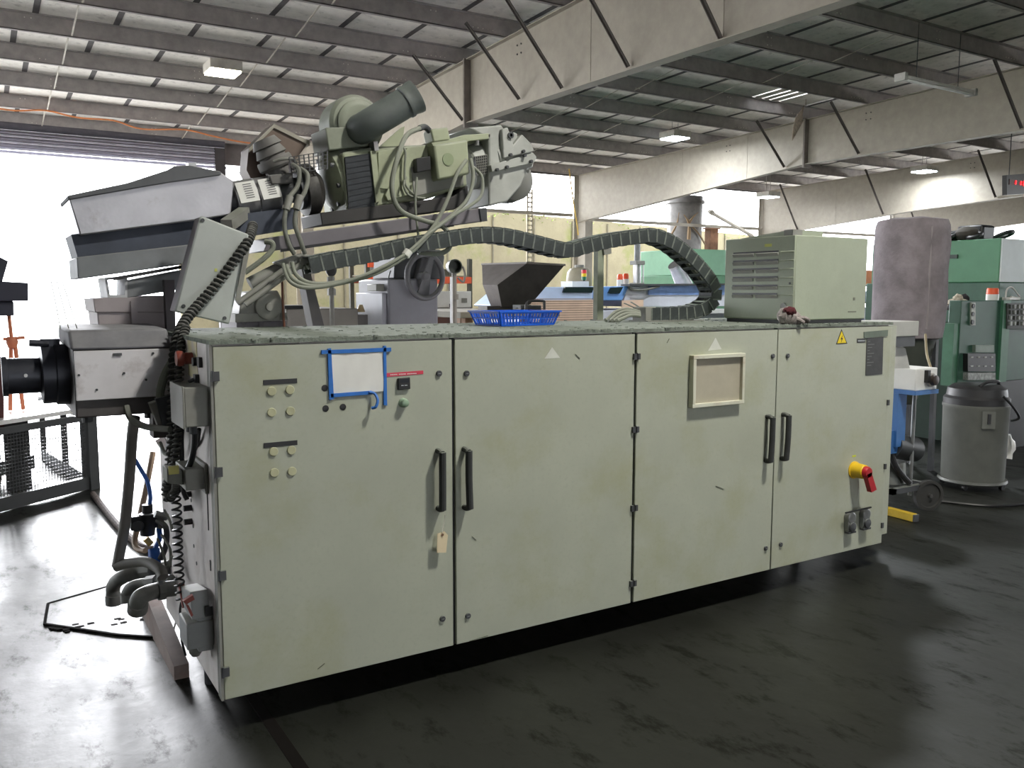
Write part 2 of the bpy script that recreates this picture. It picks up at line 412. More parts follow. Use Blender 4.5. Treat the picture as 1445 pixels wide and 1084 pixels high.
def XZ(l): return l[0]
def disc(name, par, p, r, d, m, n=16, dome=0, **k):
    x, z = p; mb = MB().lathe((x, 0, z), (0,-1,0), [(r, 0), (r, d*.8), (r*.9, d)], n); return obj(name, mb, m, par, **k)
def handle(par, top, bot):
    xt, zt = top; xb, zb = bot; y = -.042
    h = obj('handle', MB().tube([(xt,y,zt-.012),(xt,y,(zt+zb)/2),(xb,y,zb+.012)], .015, 10, 2), rubber, par, label='black plastic bar handle')
    for z, s in ((zt, 1), (zb, -1)):
        obj('standoff', MB().tube([(xt,0,z-s*.012),(xt,-.02,z-s*.011),(xt,y,z-s*.018)], .0125, 10, 3), rubber, h)
hp = [(0.877,0.993),(0.876,0.732),(0.998,0.988),(1.002,0.721),(2.79,0.99),(2.784,0.734),(2.911,0.992),(2.902,0.733)]
for i in range(4): handle(doors[i], hp[2*i], hp[2*i+1])
locks = [(0.884,1.295),(0.892,0.274),(1.01,1.289),(1.012,0.262),(2.818,1.293),(2.813,0.271),(2.931,1.29),(2.928,0.273)]
for i, p in enumerate(locks):
    l = disc('lock', doors[i//2], p, .0125, .008, darkgray)
    obj('lock_slot', MB().box(p[0]-.006, p[0]+.006, -.0095, -.007, p[1]-.0015, p[1]+.0015), zinc, l)
# hinges: pair of leaves per hinge
hg = [(1.907,1.325),(1.906,0.983),(1.901,0.609),(1.904,0.243)]
for x, z in hg:
    h = obj('hinge', MB().box(1.886, 1.9, -.012, .0, z-.014, z+.014).box(1.909, 1.923, -.012, .0, z-.014, z+.014), darkgray, cab)
    obj('hinge_pin', MB().cyl((1.9045,-.006,z-.017), (1.9045,-.006,z+.017), .005, n=8), black, h)
for x, z in [(0.008,1.327),(0.011,0.988),(0.01,0.613),(0.011,0.254)]: obj('hinge', MB().box(.003, .026, -.011, .0, z-.017, z+.017).cyl((.004,-.006,z-.02), (.004,-.006,z+.02), .005, n=8), darkgray, doors[0])
for x, z in [(3.81,0.985),(3.805,0.608),(3.802,0.255)]: obj('hinge', MB().box(3.79, 3.806, -.010, .0, z-.016, z+.016), darkgray, doors[3])

# door 1: blanked meter slots, plugs, holes, display
for (x, z) in [(0.242,1.296),(0.237,1.067)]:
    obj('meter_slot', MB().box(x-.062, x+.062, -.002, .001, z-.009, z+.009), black, doors[0], label='black horizontal meter slot')
plugm = mat('faded_cream_plastic', (184,184,150), .5)
for p in [(0.209,1.263),(0.276,1.264),(0.207,1.186),(0.276,1.186),(0.21,1.042),(0.276,1.041),(0.211,0.964),(0.276,0.962)]: disc('blanking_plug', doors[0], p, .0165, .006, plugm)
for p in [(0.408,1.263),(0.41,1.186),(0.478,1.187)]: disc('hole_plug', doors[0], p, .0125, .002, black)
rs = [(0.654,1.307),(0.815,1.31),(0.815,1.296),(0.654,1.292)]
rs_o = obj('warning_strip', MB().xz(rs, -.0015, 0), mat('red_label', (206,62,84), .5), doors[0], label='thin red printed label strip')
tx = MB(); x0, z0 = rs[0]; x1, z1 = rs[1]
for k in range(22):                                       # one line of tiny illegible print
    if k in (6, 13): continue
    t = .12+.032*k; x = x0+(x1-x0)*t; z = (z0+z1)/2+.001-(.0095)
    tx.box(x, x+.0032, -.0021, -.0015, z-.002, z+.002)
obj('printed_line', tx, paper, rs_o, kind='stuff')
p = [(0.703,1.285),(0.753,1.287),(0.754,1.241),(0.702,1.239)]
dsp = obj('temperature_display', MB().xz(p, -.012, 0), black, doors[0], bevel=.002, label='small square black digital display')
cx = sum(q[0] for q in p)/4; cz = sum(q[1] for q in p)/4
obj('display_window', MB().box(cx-.018, cx+.018, -.0125, -.0115, cz+.004, cz+.018), mat('display_glass', (52,54,60), .15), dsp)
obj('printed_line', MB().box(cx-.014, cx-.004, -.013, -.012, cz-.008, cz-.005).box(cx+.000, cx+.012, -.013, -.012, cz-.008, cz-.005), mat('pale_print', (170,175,180), .6), dsp)
bt = [(0.726,1.187)][0]
pb = obj('push_button', MB().lathe((bt[0],0,bt[1]), (0,-1,0), [(.019,0),(.019,.008),(.0165,.01),(.015,.026),(.012,.028)], 18), mat('pale_green_button', (150,176,150), .4), doors[0])
# white sticker triangles
for (p, par) in (([(1.434,1.383),(1.476,1.335),(1.394,1.334)], doors[1]), ([(2.408,1.399),(2.451,1.34),(2.36,1.336)], doors[2])):
    obj('triangle_sticker', MB().xz(p, -.0012, 0), mat('pale_sticker', (206,208,200), .5), par, label='pale faded triangular sticker')
# document holder frame on door 3
q = [(2.229,1.318),(2.588,1.319),(2.589,1.068),(2.246,1.058)]
def lerp(a, b, t): return (a[0]+(b[0]-a[0])*t, a[1]+(b[1]-a[1])*t)
xa, xb_, za, zb_ = (q[0][0]+q[3][0])/2, (q[1][0]+q[2][0])/2, (q[0][1]+q[1][1])/2, (q[2][1]+q[3][1])/2
fw_ = .019
frm = obj('document_frame', MB().box(xa, xb_, -.032, 0, za-fw_, za).box(xa, xb_, -.032, 0, zb_, zb_+fw_).box(xa, xa+fw_, -.032, 0, zb_+fw_, za-fw_).box(xb_-fw_*.9, xb_, -.032, 0, zb_+fw_, za-fw_), mat('cream_frame_plastic', (206,206,188), .5, var=.05, dirt=(150,110,70), dscale=9, damt=.5), doors[2], bevel=.002, label='raised cream document frame')
obj('backing_sheet', MB().box(xa+fw_, xb_-fw_*.9, -.014, -.001, zb_+fw_, za-fw_), mat('yellowed_card', (172,166,148), .7, var=.06, dirt=(140,110,80), damt=.3), frm)
# high-voltage triangle
wt = [(3.36,1.421),(3.414,1.339),(3.318,1.338)]
tri = obj('warning_triangle', MB().xz(wt, -.0012, 0), mat('sign_black', (24,24,20), .5), doors[3], label='yellow high-voltage warning triangle')
c_ = (sum(a for a, b in wt)/3, sum(b for a, b in wt)/3)
obj('sign_face', MB().xz([lerp(c_, v, .8) for v in wt], -.0018, -.0012), mat('sign_yellow', (232,206,20), .5), tri)
bx, bz = c_[0], c_[1]
obj('lightning_bolt', MB().xz([(bx+.006,bz+.026),(bx-.010,bz-.002),(bx-.001,bz-.001),(bx-.006,bz-.022),(bx+.009,bz+.006),(bx+.001,bz+.006)], -.0024, -.0018), MATS['sign_black'], tri)
# nameplates on door 4
np_m = mat('dark_nameplate', (56,56,56), .4, var=.2, vscale=30)
p = [(3.551,1.401),(3.765,1.408),(3.764,1.374),(3.554,1.367)]
npl = obj('header_plate', MB().xz(p, -.006, 0), mat('green_grey_plate', (104,116,104), .6, var=.15), doors[3])
p = [(3.579,1.366),(3.729,1.368),(3.735,1.154),(3.584,1.153)]
npb = obj('nameplate', MB().xz(p, -.003, 0), np_m, doors[3], label='tall dark rating plate')
tx = MB()
for k in range(9):
    z = p[0][1]-.02-.017*k
    tx.box(p[0][0]+.012, p[0][0]+.03+.02*((k*5) % 3), -.0036, -.003, z-.0015, z+.0015)
obj('printed_lines', tx, mat('worn_print', (120,122,120), .6), npb, kind='stuff')
p = [(3.495,1.365),(3.569,1.365),(3.571,1.341),(3.496,1.341)]
npc = obj('small_label', MB().xz(p, -.002, 0), np_m, doors[3])
obj('printed_line', MB().box(p[0][0]+.008, p[1][0]-.006, -.0028, -.002, p[2][1]+.008, p[2][1]+.014), MATS['pale_print'], npc)
# main isolator switch: yellow collar, red rotary handle
s = [(3.53,0.617)][0]
sw = obj('isolator_switch', MB().lathe((s[0]-.01,0,s[1]), (0,-1,0), [(.05,0),(.05,.006),(.043,.008),(.040,.07),(.036,.075)], 22), yellow, doors[3], label='yellow isolator collar with red rotary handle')
sx_, sz_ = s[0]-.01, s[1]
obj('rotary_handle', MB().lathe((sx_,-.07,sz_), (0,-1,0), [(.034,0),(.034,.02),(.028,.03)], 18).prism([(sx_-.02,-.1,sz_-.008),(sx_+.02,-.1,sz_+.002),(sx_+.075,-.1,sz_-.105),(sx_+.03,-.1,sz_-.115)], (0,.03,0)), red, sw)
obj('sticker', MB().box(sx_-.02, sx_+.012, -.001, 0, sz_+.075, sz_+.085), mat('yellow_scrap', (206,214,60), .6), doors[3])
# twin power sockets with a lid rod
so = [(3.482,0.318),(3.615,0.32)]
for (x, z) in so:
    k = obj('power_socket', MB().lathe((x,0,z+.03), (0,-1,0), [(.034,0),(.034,.03),(.03,.034)], 16).box(x-.03, x+.03, -.03, 0, z-.045, z+.03), zinc, doors[3], bevel=.003, label='grey metal flanged power socket')
    obj('socket_cap', MB().lathe((x,-.03,z-.02), (0,-1,0), [(.026,0),(.026,.012),(.02,.014)], 14), darkgray, k)
    obj('latch', MB().box(x-.034, x+.034, -.036, -.01, z-.058, z-.047), darkgray, k)
a, b = [(3.416,0.388),(3.642,0.391)]
obj('lid_rod', MB().bar((a[0],-.035,a[1]), (b[0],-.035,b[1]), .008, .008), black, doors[3])

# dark scuffs and scratches on the doors
scm_ = mat('scuff_dark', (96,98,84), .8)
for i, q in enumerate([(0.356,0.183),(0.384,0.199),(1.034,0.602),(1.054,0.583),(1.018,0.149),(1.109,0.154),(1.559,1.348),(1.583,1.328),(2.105,1.402),(2.092,1.382),(2.437,0.651),(2.497,0.629)]):
    if i % 2 == 0: q0_ = q
    else: obj('scuff_mark', MB().bar((q0_[0],-.0004,q0_[1]), (q[0],-.0004,q[1]), .0012, .006, up=(0,1,0)), scm_, doors[min(3, int(q[0]/.955))])
# end panel of the cabinet (short side with the plugs and sockets)
obj('seam_bar', MB().box(-.004, 0, .03, .045, .15, 1.44), graym, cab)
obj('panel_joint', MB().box(-.003, 0, .12, .126, .75, 1.0).box(-.003, 0, .11, .118, .60, .64), darkgray, cab)
eb = obj('emergency_button', MB().cyl((0,.29,1.372), (-.03,.29,1.372), .022, n=16).lathe((-.03,.29,1.372), (-1,0,0), [(.02,0),(.028,.006),(.03,.02),(.026,.03)], 18), mat('dull_red_plastic', (132,62,50), .5, var=.1), cab, label='dull red mushroom button')
obj('button_plate', MB().box(-.002, 0, .21, .37, 1.30, 1.44), mat('dull_yellow_mark', (206,196,140), .6, dirt=(186,180,168), dscale=12, damt=.8, dlo=.4, dhi=.6), cab)
ks = obj('key_switch', MB().cyl((0,.19,1.366), (-.022,.19,1.366), .016, n=12).box(-.012, 0, .13, .165, 1.348, 1.385), black, cab)
ks2 = obj('toggle_switch', MB().box(-.015, 0, .19, .225, 1.28, 1.318).cyl((-.015,.207,1.3), (-.035,.207,1.29), .007, n=8), darkgray, cab)
jb = obj('junction_box', MB().box(-.085, 0, .035, .25, 1.148, 1.288), graym, cab, bevel=.004, label='grey steel junction box')
obj('box_lid', MB().box(-.092, -.085, .03, .255, 1.143, 1.293), graym, jb, bevel=.002)
obj('cable_gland', MB().cyl((-.05,.08,1.148), (-.05,.08,1.118), .013, n=10), darkgray, jb)
obj('cable_gland', MB().cyl((-.05,.14,1.148), (-.05,.14,1.118), .013, n=10), darkgray, jb)
for z in (1.17, 1.21, 1.25): obj('cable_gland', MB().cyl((-.04,.25,z), (-.04,.29,z), .012, n=10), black, jb)
pl = obj('plug_bracket', MB().box(-.075, 0, .12, .30, .905, .985).box(-.012, 0, .1, .32, .89, 1.0), graym, cab, bevel=.003)
pc = obj('connector', MB().prism([(-.075,.16,.92),(-.075,.25,.92),(-.075,.25,.975),(-.075,.16,.975)], (-.055,0,.012)), cablem, pl, bevel=.004)
obj('latch', MB().box(-.125, -.09, .152, .165, .965, .995), mat('olive_yellow_plastic', (176,168,84), .5), pc)
# red-lidded interlock socket and its lower housing
sb_ = obj('socket_housing', MB().box(-.095, 0, .10, .24, .318, .418).box(-.055, -.001, .108, .22, .30, .44), mat('blue_grey_housing', (140,142,142), .5, var=.08, dust=(168,170,160)), cab, bevel=.005, label='grey housing of the red-lidded socket')
obj('lid_shell', MB().yz([(.10,.43),(.26,.43),(.30,.50),(.12,.53)], -.075, -.012), MATS['blue_grey_housing'], sb_, bevel=.003)
obj('lid_edge', MB().yz([(.262,.425),(.325,.495),(.305,.51),(.25,.435)], -.079, -.06), mat('faded_red_lid', (150,76,68), .5), sb_)
obj('lid_edge', MB().xz([(-0.106,0.51),(-0.071,0.527),(-0.065,0.51),(-0.095,0.497)], .09, .11), MATS['faded_red_lid'], sb_)
obj('lid_edge', MB().xz([(-0.097,0.498),(-0.087,0.493),(-0.072,0.453),(-0.079,0.447)], .09, .105), MATS['faded_red_lid'], sb_)
obj('cable_gland', MB().lathe((-.05,.19,.318), (0,0,-1), [(.02,0),(.02,.02),(.024,.022),(.024,.045),(.014,.06)], 10), cablem, sb_)
obj('tab', MB().box(-.03, -.004, .085, .10, .44, .475), black, sb_)
for (y, z) in ((.42,.80),(.40,.70),(.40,.62),(.36,.56),(.33,.46)): obj('screw_hole', MB().cyl((-.002,y,z), (0,y,z), .008, n=8), darkgray, cab)

# ------------------------------------------------------------------ things on the cabinet doors
ps = [(0.433,1.388),(0.646,1.389),(0.642,1.238),(0.431,1.238)]
pap = thing('paper_sheet', 'white paper sheet fixed with blue tape strips to the cream door', 'paper', (ps[0][0], -.001, ps[3][1]))
mb = MB(); n = 8; vs = []; fs = []
for j in range(n+1):
    for i in range(n+1):
        a = lerp(ps[0], ps[1], i/n); b = lerp(ps[3], ps[2], i/n); p = lerp(a, b, j/n)
        vs.append((p[0], -.002-.0018*(1+math.sin(i*2.1+j*.6))-.0012*random.random(), p[1]))
for j in range(n):
    for i in range(n): fs.append((j*(n+1)+i, j*(n+1)+i+1, (j+1)*(n+1)+i+1, (j+1)*(n+1)+i))
mb.add(vs, fs); mb.add([(x, -.0008, z) for x, y, z in vs], fs)
obj('sheet', mb, paper, pap)
tape = mat('blue_masking_tape', (44,112,196), .6, var=.1, vscale=20)
for p in ([(0.397,1.405),(0.676,1.406),(0.676,1.391),(0.397,1.391)], [(0.421,1.41),(0.434,1.411),(0.441,1.22),(0.423,1.218)], [(0.644,1.414),(0.655,1.413),(0.656,1.181),(0.642,1.184)], [(0.429,1.241),(0.591,1.243),(0.597,1.229),(0.429,1.227)]):
    obj('tape_strip', MB().xz(p, -.0075, -.0005), tape, pap, label='strip of blue masking tape')
e = [(0.591,1.238)][0]
obj('loose_tape_end', MB().tube([(e[0]-.01,-.008,e[1]),(e[0]+.01,-.014,e[1]-.006),(e[0]+.016,-.03,e[1]-.03),(e[0]+.006,-.034,e[1]-.055),(e[0]-.006,-.024,e[1]-.06)], .006, 6, 4), tape, pap)

tg = [(0.857,0.647),(0.889,0.652),(0.905,0.634),(0.896,0.562),(0.854,0.568)]
tagt = thing('hang_tag', 'pale manila tag hanging by string from the handle of the paper-covered door', 'tag', (tg[0][0], -.03, tg[4][1]))
obj('card', MB().xz(tg, -.031, -.0295), mat('manila_card', (222,206,172), .8, var=.05), tagt)
k = [(0.88,0.729),(0.889,0.705),(0.881,0.667),(0.879,0.644)]
obj('string', MB().tube([(k[0][0],-.055,k[0][1]),(k[1][0],-.035,k[1][1]),(k[2][0],-.032,k[2][1]),(k[3][0],-.032,k[3][1])], .0015, 5, 3), mat('white_string', (220,216,206), .8), tagt)
obj('eyelet', MB().lathe((k[3][0],-.033,k[3][1]-.004), (0,-1,0), [(.0055,0),(.0055,.002)], 10), mat('brown_eyelet', (120,90,70), .7), tagt)

# ------------------------------------------------------------------ on top of the cabinet
ZT = 1.452
ac = thing('cooling_unit', 'grey-green box-shaped cooling unit with louvred end on the cabinet top', 'cooling unit', (3.33, .31, ZT))
acm = mat('pale_green_unit_paint', (158,166,146), .5, var=.05, dirt=(130,134,116), dscale=2.4, damt=.5, dlo=.5, dhi=.8, fine=.04, dust=(140,144,132))
obj('casing', MB().box(3.04, 3.64, .06, .565, ZT+.02, 1.925), acm, ac, bevel=.006)
obj('plinth', MB().box(3.05, 3.63, .075, .555, ZT, ZT+.02), black, ac)
obj('end_panel', MB().box(3.033, 3.04, .062, .563, ZT+.025, 1.923), acm, ac, bevel=.003)
for k in range(6):
    z = 1.845-.046*k-.006
    lv = obj('louvre', MB().prism([(3.034,.17,z),(3.022,.17,z-.004),(3.034,.17,z-.022)], (0,.155,0)).prism([(3.034,.345,z),(3.022,.345,z-.004),(3.034,.345,z-.022)], (0,.155,0)), mat('grey_louvre', (150,150,146), .5), ac)
    obj('louvre_shade_strip', MB().box(3.031, 3.0335, .17, .5, z, z+.009), black, lv)  # black strip painted in for the shade between the louvres
    obj('rib', MB().prism([(3.033,.065,z+.004),(3.027,.065,z),(3.033,.065,z-.004)], (0,.09,0)), acm, ac)
obj('badge', MB().cyl((3.033,.125,1.545), (3.029,.125,1.545), .02, n=14), mat('dull_badge', (140,142,138), .5, var=.2, vscale=40), ac)
obj('screw', MB().cyl((3.033,.085,1.67), (3.028,.085,1.67), .006, n=8), darkgray, ac)
obj('yellow_mark', MB().box(3.0325, 3.0335, .22, .27, 1.87, 1.886), mat('faint_yellow', (196,200,110), .7), ac)
nm = [(3.536,1.585),(3.509,1.513)]
obj('small_mark', MB().box(nm[0][0]-.008, nm[0][0]+.008, .058, .06, nm[0][1]-.008, nm[0][1]+.008), mat('dull_mark', (110,112,100), .7), ac)
obj('small_mark', MB().box(nm[1][0]-.02, nm[1][0]+.05, .0585, .06, nm[1][1]-.003, nm[1][1]+.004), MATS['dull_mark'], ac)
obj('corner_bracket', MB().box(3.035, 3.11, .08, .14, 1.925, 1.955), graym, ac)
obj('raised_lid', MB().yz([(.46,1.925),(.10,1.925),(.10,1.953)], 3.04, 3.30), acm, ac)

# blue perforated tray
bk = thing('plastic_basket', 'bright blue slotted plastic basket on the dusty cabinet top', 'basket', (1.62, .62, ZT))
blm = mat('bright_blue_plastic', (24,92,206), .4, var=.06)
def bask():
    mb = MB(); cx, cy = 1.655, .66
    ang = 0.10
    def P(u, v, z): return (cx+u*math.cos(ang)-v*math.sin(ang), cy+u*math.sin(ang)+v*math.cos(ang), z)
    a0, b0, a1, b1 = .165, .105, .192, .125; h = .072; t = .004
    corners0 = [(-a0,-b0),(a0,-b0),(a0,b0),(-a0,b0)]; corners1 = [(-a1,-b1),(a1,-b1),(a1,b1),(-a1,b1)]
    mb.prism([P(u, v, ZT+.001) for u, v in corners0], (0,0,.004))
    bars = MB()
    for s in range(4):
        A0, B0, A1, B1 = corners0[s], corners0[(s+1) % 4], corners1[s], corners1[(s+1) % 4]
        def S(t_, h_):
            a = lerp(A0, B0, t_); b = lerp(A1, B1, t_); p = lerp(a, b, h_); return P(p[0], p[1], ZT+.002+h*h_)
        for (h0, h1) in ((0,.14),(.46,.56),(.84,1.0)):
            mb.bar(lerp3(S(0,h0), S(0,h1)), lerp3(S(1,h0), S(1,h1)), .004, h*(h1-h0), up=(0,0,1))
        n = 18 if s % 2 == 0 else 11
        for k in range(n+1):
            w_ = .011 if k in (0, n, n//2, n//4, 3*n//4) else .006
            mb.bar(S(k/n, .05), S(k/n, .95), w_ if s % 2 == 0 else .004, .004 if s % 2 == 0 else w_, up=(0,1,0))
    for s in range(4): pass
    rim = [P(u*1.03, v*1.04, ZT+h) for u, v in corners1]
    return mb, rim
def lerp3(a, b): return tuple((x+y)/2 for x, y in zip(a, b))
mb, rim = bask(); obj('slotted_wall', mb, blm, bk)
r_ = MB()
for i in range(4): r_.bar(rim[i], rim[(i+1) % 4], .012, .007)
obj('rim', r_, blm, bk)

# crumpled glove
gv = thing('work_glove', 'crumpled grey and dark red work glove by the louvred unit', 'glove', (3.03, .1, ZT))
gm1 = mat('grey_knit', (158,150,146), .95, var=.2, vscale=60, dirt=(96,84,80), dscale=14, damt=.7, bump=.5, bscale=200)
gm2 = mat('dark_red_knit', (84,34,40), .95, var=.3, vscale=60, bump=.5, bscale=200)
c = (2.771,0,1.511)
def blob(c, r, sc, seed, n=16):
    mb = MB().ball((0,0,0), r, n, sc); rnd = random.Random(seed); ph = [rnd.uniform(0, 6) for _ in range(6)]
    mb.v = [(c[0]+x*(1+.18*math.sin(9*x/r+ph[0])*math.sin(7*z/r+ph[1])), c[1]+y*(1+.18*math.sin(8*x/r+ph[2])), max(ZT+.001, c[2]+z*(1+.2*math.sin(7*y/r+ph[3])*math.sin(6*x/r+ph[4])))) for x, y, z in mb.v]; return mb
obj('palm', blob((3.0,.035,ZT+.03), .055, (1.0,.8,.75), 1), gm1, gv)
obj('cuff', blob((2.955,.045,ZT+.045), .047, (.85,.8,1.0), 2), gm1, gv)
obj('lining', blob((2.965,.025,ZT+.070), .036, (1.1,.8,.7), 3), gm2, gv)
for k in range(4):
    x = 3.035+.006*k; y = .0+.022*k
    obj('finger', MB().tube([(x-.03,y+.005,ZT+.03),(x,y-.01,ZT+.035-.004*k),(x+.03,y-.015,ZT+.024),(x+.042,y-.004,ZT+.012)], [.0115,.0115,.011,.010,.008], 8, 4), gm1, gv)
obj('thumb', MB().tube([(2.99,.0,ZT+.03),(3.0,-.018,ZT+.022),(3.02,-.026,ZT+.012)], [.012,.011,.009], 8, 4), gm1, gv)

# ------------------------------------------------------------------ main (lower) extruder barrel with die
mx = thing('extruder_head', 'grey guarded extruder barrel with dark round die sticking out past the cabinet end', 'extruder', (-.2, .85, 1.1))
dark_cast_m = mat('dark_grey_casting', (84,80,80), .6, var=.12, dirt=(52,46,44), damt=.6, dust=(132,130,130))  # dark grey casting with darker dirt and paler dust on top
obj('casting', MB().box(-.375, .0, .62, 1.15, 1.13, 1.40), dark_cast_m, mx, bevel=.006)
obj('guard_panel', MB().box(-.372, -.0, .598, .62, 1.20, 1.392), mat('brushed_guard_sheet', (222,220,224), .45, .0, var=.06, dirt=(120,100,92), dscale=7, damt=.6, dlo=.55, dhi=.8), mx, bevel=.002, label='bright sheet-metal guard panel with brown stains')
obj('top_cover', MB().yz([(.595,1.396),(.66,1.47),(1.10,1.48),(1.15,1.40)], -.385, -.02), mat('dusty_cover', (104,104,110), .8, var=.1, dust=(140,140,142)), mx, bevel=.012)
obj('catch', MB().box(-.235, -.205, .592, .6, 1.37, 1.38), darkgray, mx)
for x in (-.33, -.1): obj('foot_bolt', MB().cyl((x,.68,1.13), (x,.68,1.105), .02, n=10), darkgray, mx)
for (x, z) in ((-.36,1.30),(-.30,1.24),(-.2,1.30),(-.12,1.27),(-.09,1.375)): obj('bolt', MB().cyl((x,.6,z), (x,.594,z), .005, n=6), darkgray, mx)
obj('lower_lug', MB().box(-.10, -.005, .60, .70, 1.03, 1.13).yz([(.6,1.03),(.7,1.03),(.8,.93)], -.03, -.005), dark_cast_m, mx)
die_m = mat('dark_die_steel', (66,68,76), .4, .5, var=.12)
obj('die_flange', MB().lathe((-.375,.88,1.283), (-1,0,0), [(.125,0),(.125,.045),(.118,.05),(.118,.095),(.10,.1)], 30), die_m, mx)
nz_ = obj('nozzle', MB().lathe((-.47,.88,1.283), (-1,0,0), [(.072,0),(.072,.12),(.08,.121),(.08,.14),(.05,.141)], 28), die_m, mx)
obj('set_screw', MB().cyl((-.53,.809,1.29), (-.53,.80,1.29), .007, n=10), steel, nz_)
obj('clamp_lug', MB().box(-.47, -.40, .86, .90, 1.39, 1.43).cyl((-.44,.86,1.41), (-.51,.86,1.415), .014, n=8), die_m, mx)
obj('conduit', MB().tube([(-0.2,0.58,1.171),(-0.19,0.55,1.126),(-0.145,0.5,1.096),(-0.072,0.4,1.092)], .013, 8), cablem, mx)
for k in range(3): obj('thin_wire', MB().tube([(-.40+.03*k,.8,1.47),(-.41+.025*k,.8,1.56),(-.42+.02*k,.85,1.66)], .002, 5, 3), cablem, mx)

# ------------------------------------------------------------------ inclined (upper) extruder
ex = thing('inclined_extruder', 'dusty grey-green inclined extruder with motor and gearbox above the cabinet', 'extruder', (.9, 1.2, 1.45))
ug = mat('dusty_blue_grey_beam', (128,132,136), .6, var=.1, dirt=(96,92,92), damt=.5, dust=(150,152,150))
violet = mat('purple_grey_beam', (112,108,114), .55, var=.1, dirt=(78,74,78), damt=.5, dust=(150,150,146))
foilm = mat('dented_stainless_cover', (182,181,186), .38, .6, var=.08, vscale=5, dirt=(120,104,92), dscale=9, damt=.45, dlo=.58, dhi=.75, bump=.4, bscale=9)
def xz(name, pts, y0, y1, m, par=ex, bevel=0., **k): return obj(name, MB().xz(pts, y0, y1), m, par, bevel=bevel, **k)
cov = xz('heat_shield', [(-0.329,2.017),(-0.067,2.084),(0.301,2.162),(0.357,2.125),(0.339,1.973),(0.178,1.94),(-0.291,1.857)], 1.02, 1.36, foilm, bevel=.006, label='dented bright stainless heat shield')
xz('shield_cap', [(-0.333,2.018),(-0.098,2.086),(0.065,2.152),(0.096,2.172),(0.162,2.18),(0.296,2.162),(0.296,2.147),(0.063,2.097),(-0.329,2.001)], 1.0, 1.38, mat('dark_dusty_cap', (98,100,104), .8, dust=(150,150,148)), bevel=.004)
xz('cap_bracket', [(0.166,2.196),(0.2,2.202),(0.202,2.168),(0.165,2.162)], 1.05, 1.1, steel)
xz('beam_shade', [(-0.322,1.861),(0.187,1.946),(0.666,2.029),(0.664,1.927),(0.161,1.831),(-0.3,1.763)], 1.06, 1.34, mat('shaded_blue_steel', (66,72,86), .6, var=.15))  # blue beam; the shadow on it is put into its colour
xz('lower_beam', [(-0.31,1.764),(0.149,1.831),(0.343,1.859),(0.342,1.814),(0.146,1.746),(-0.309,1.672)], 1.0, 1.36, ug, bevel=.005)
xz('slot_strip', [(-0.172,1.682),(0.127,1.742),(0.126,1.726),(-0.173,1.667)], .995, 1.0, black)
xz('under_beam', [(-0.116,1.668),(0.135,1.721),(0.095,1.629),(-0.119,1.591)], 1.04, 1.3, ug, bevel=.004)
tubef = MB()
a = [(-0.201,1.68),(-0.11,1.69),(-0.114,1.594),(-0.193,1.594)]
for i in range(4): tubef.prism([(a[i][0],1.04,a[i][1]), (a[(i+1)%4][0],1.04,a[(i+1)%4][1]), tuple([lerp(a[(i+1)%4],a[(i+3)%4],.12)[0],1.04,lerp(a[(i+1)%4],a[(i+3)%4],.12)[1]]), tuple([lerp(a[i],a[(i+2)%4],.12)[0],1.04,lerp(a[i],a[(i+2)%4],.12)[1]])], (0,.26,0))
obj('hollow_end', tubef, mat('pale_tube_end', (190,192,196), .5), ex)
xz('support_block', [(-0.24,1.582),(0.065,1.6),(0.06,1.453),(-0.234,1.459)], 1.05, 1.4, mat('pinkish_grey_block', (160,152,154), .6, var=.08), bevel=.006)
xz('block_cap', [(-0.252,1.591),(0.063,1.603),(0.061,1.527),(-0.246,1.53)], 1.04, 1.41, MATS['pinkish_grey_block'], bevel=.004)
xz('block_rib', [(-0.103,1.578),(-0.074,1.578),(-0.079,1.463),(-0.102,1.463)], 1.03, 1.05, MATS['pinkish_grey_block'])
xz('hang_post', [(0.026,1.671),(0.068,1.672),(0.065,1.438),(0.029,1.439)], .95, 1.0, mat('dark_post_steel', (88,84,86), .6))
# barrel with two heater bands
c0, c1 = V((0.359,1.2,2.047)), V((0.831,1.2,2.154)); du = (c1-c0).normalized()
obj('barrel', MB().cyl(c0-du*.15, c1, .06, n=20), darkgray, ex)
bandm = mat('stainless_band', (176,176,176), .4, .5, var=.1, dirt=(110,96,86), damt=.5)
for (u, v, k) in ((344, 280, 0), (375, 275, 1)):
    c = V((0.447,1.2,2.069)) if k == 0 else V((0.554,1.2,2.092))
    hb_ = obj('heater_band', MB().cyl(c-du*.052, c+du*.052, .088, n=26), bandm, ex)
    up = V((-du.z, 0, du.x)); fr = V((0,-1,0)); n_ = (fr*.95+up*.25).normalized(); t_ = n_.cross(du).normalized()
    if t_.z < 0: t_ = -t_
    o_ = c+n_*.089
    lb = obj('white_label', MB().prism([o_-du*.046-t_*.05, o_+du*.046-t_*.05, o_+du*.046+t_*.05, o_-du*.046+t_*.05], n_*.004), paper, hb_, label='white printed rating label')
    pr = MB()
    for q in range(7):
        z = .036-.011*q; w = .02+.004*((q*3) % 3); c2 = o_+n_*.005+t_*z+du*.006
        pr.prism([c2-du*w-t_*.002, c2+du*w-t_*.002, c2+du*w+t_*.002, c2-du*w+t_*.002], n_*.0008)
    obj('printed_lines', pr, mat('grey_print', (110,110,112), .7), hb_, kind='stuff')
obj('barrel_clamp', MB().cyl(c1-du*.13, c1-du*.06, .1, n=24), darkgray, ex)
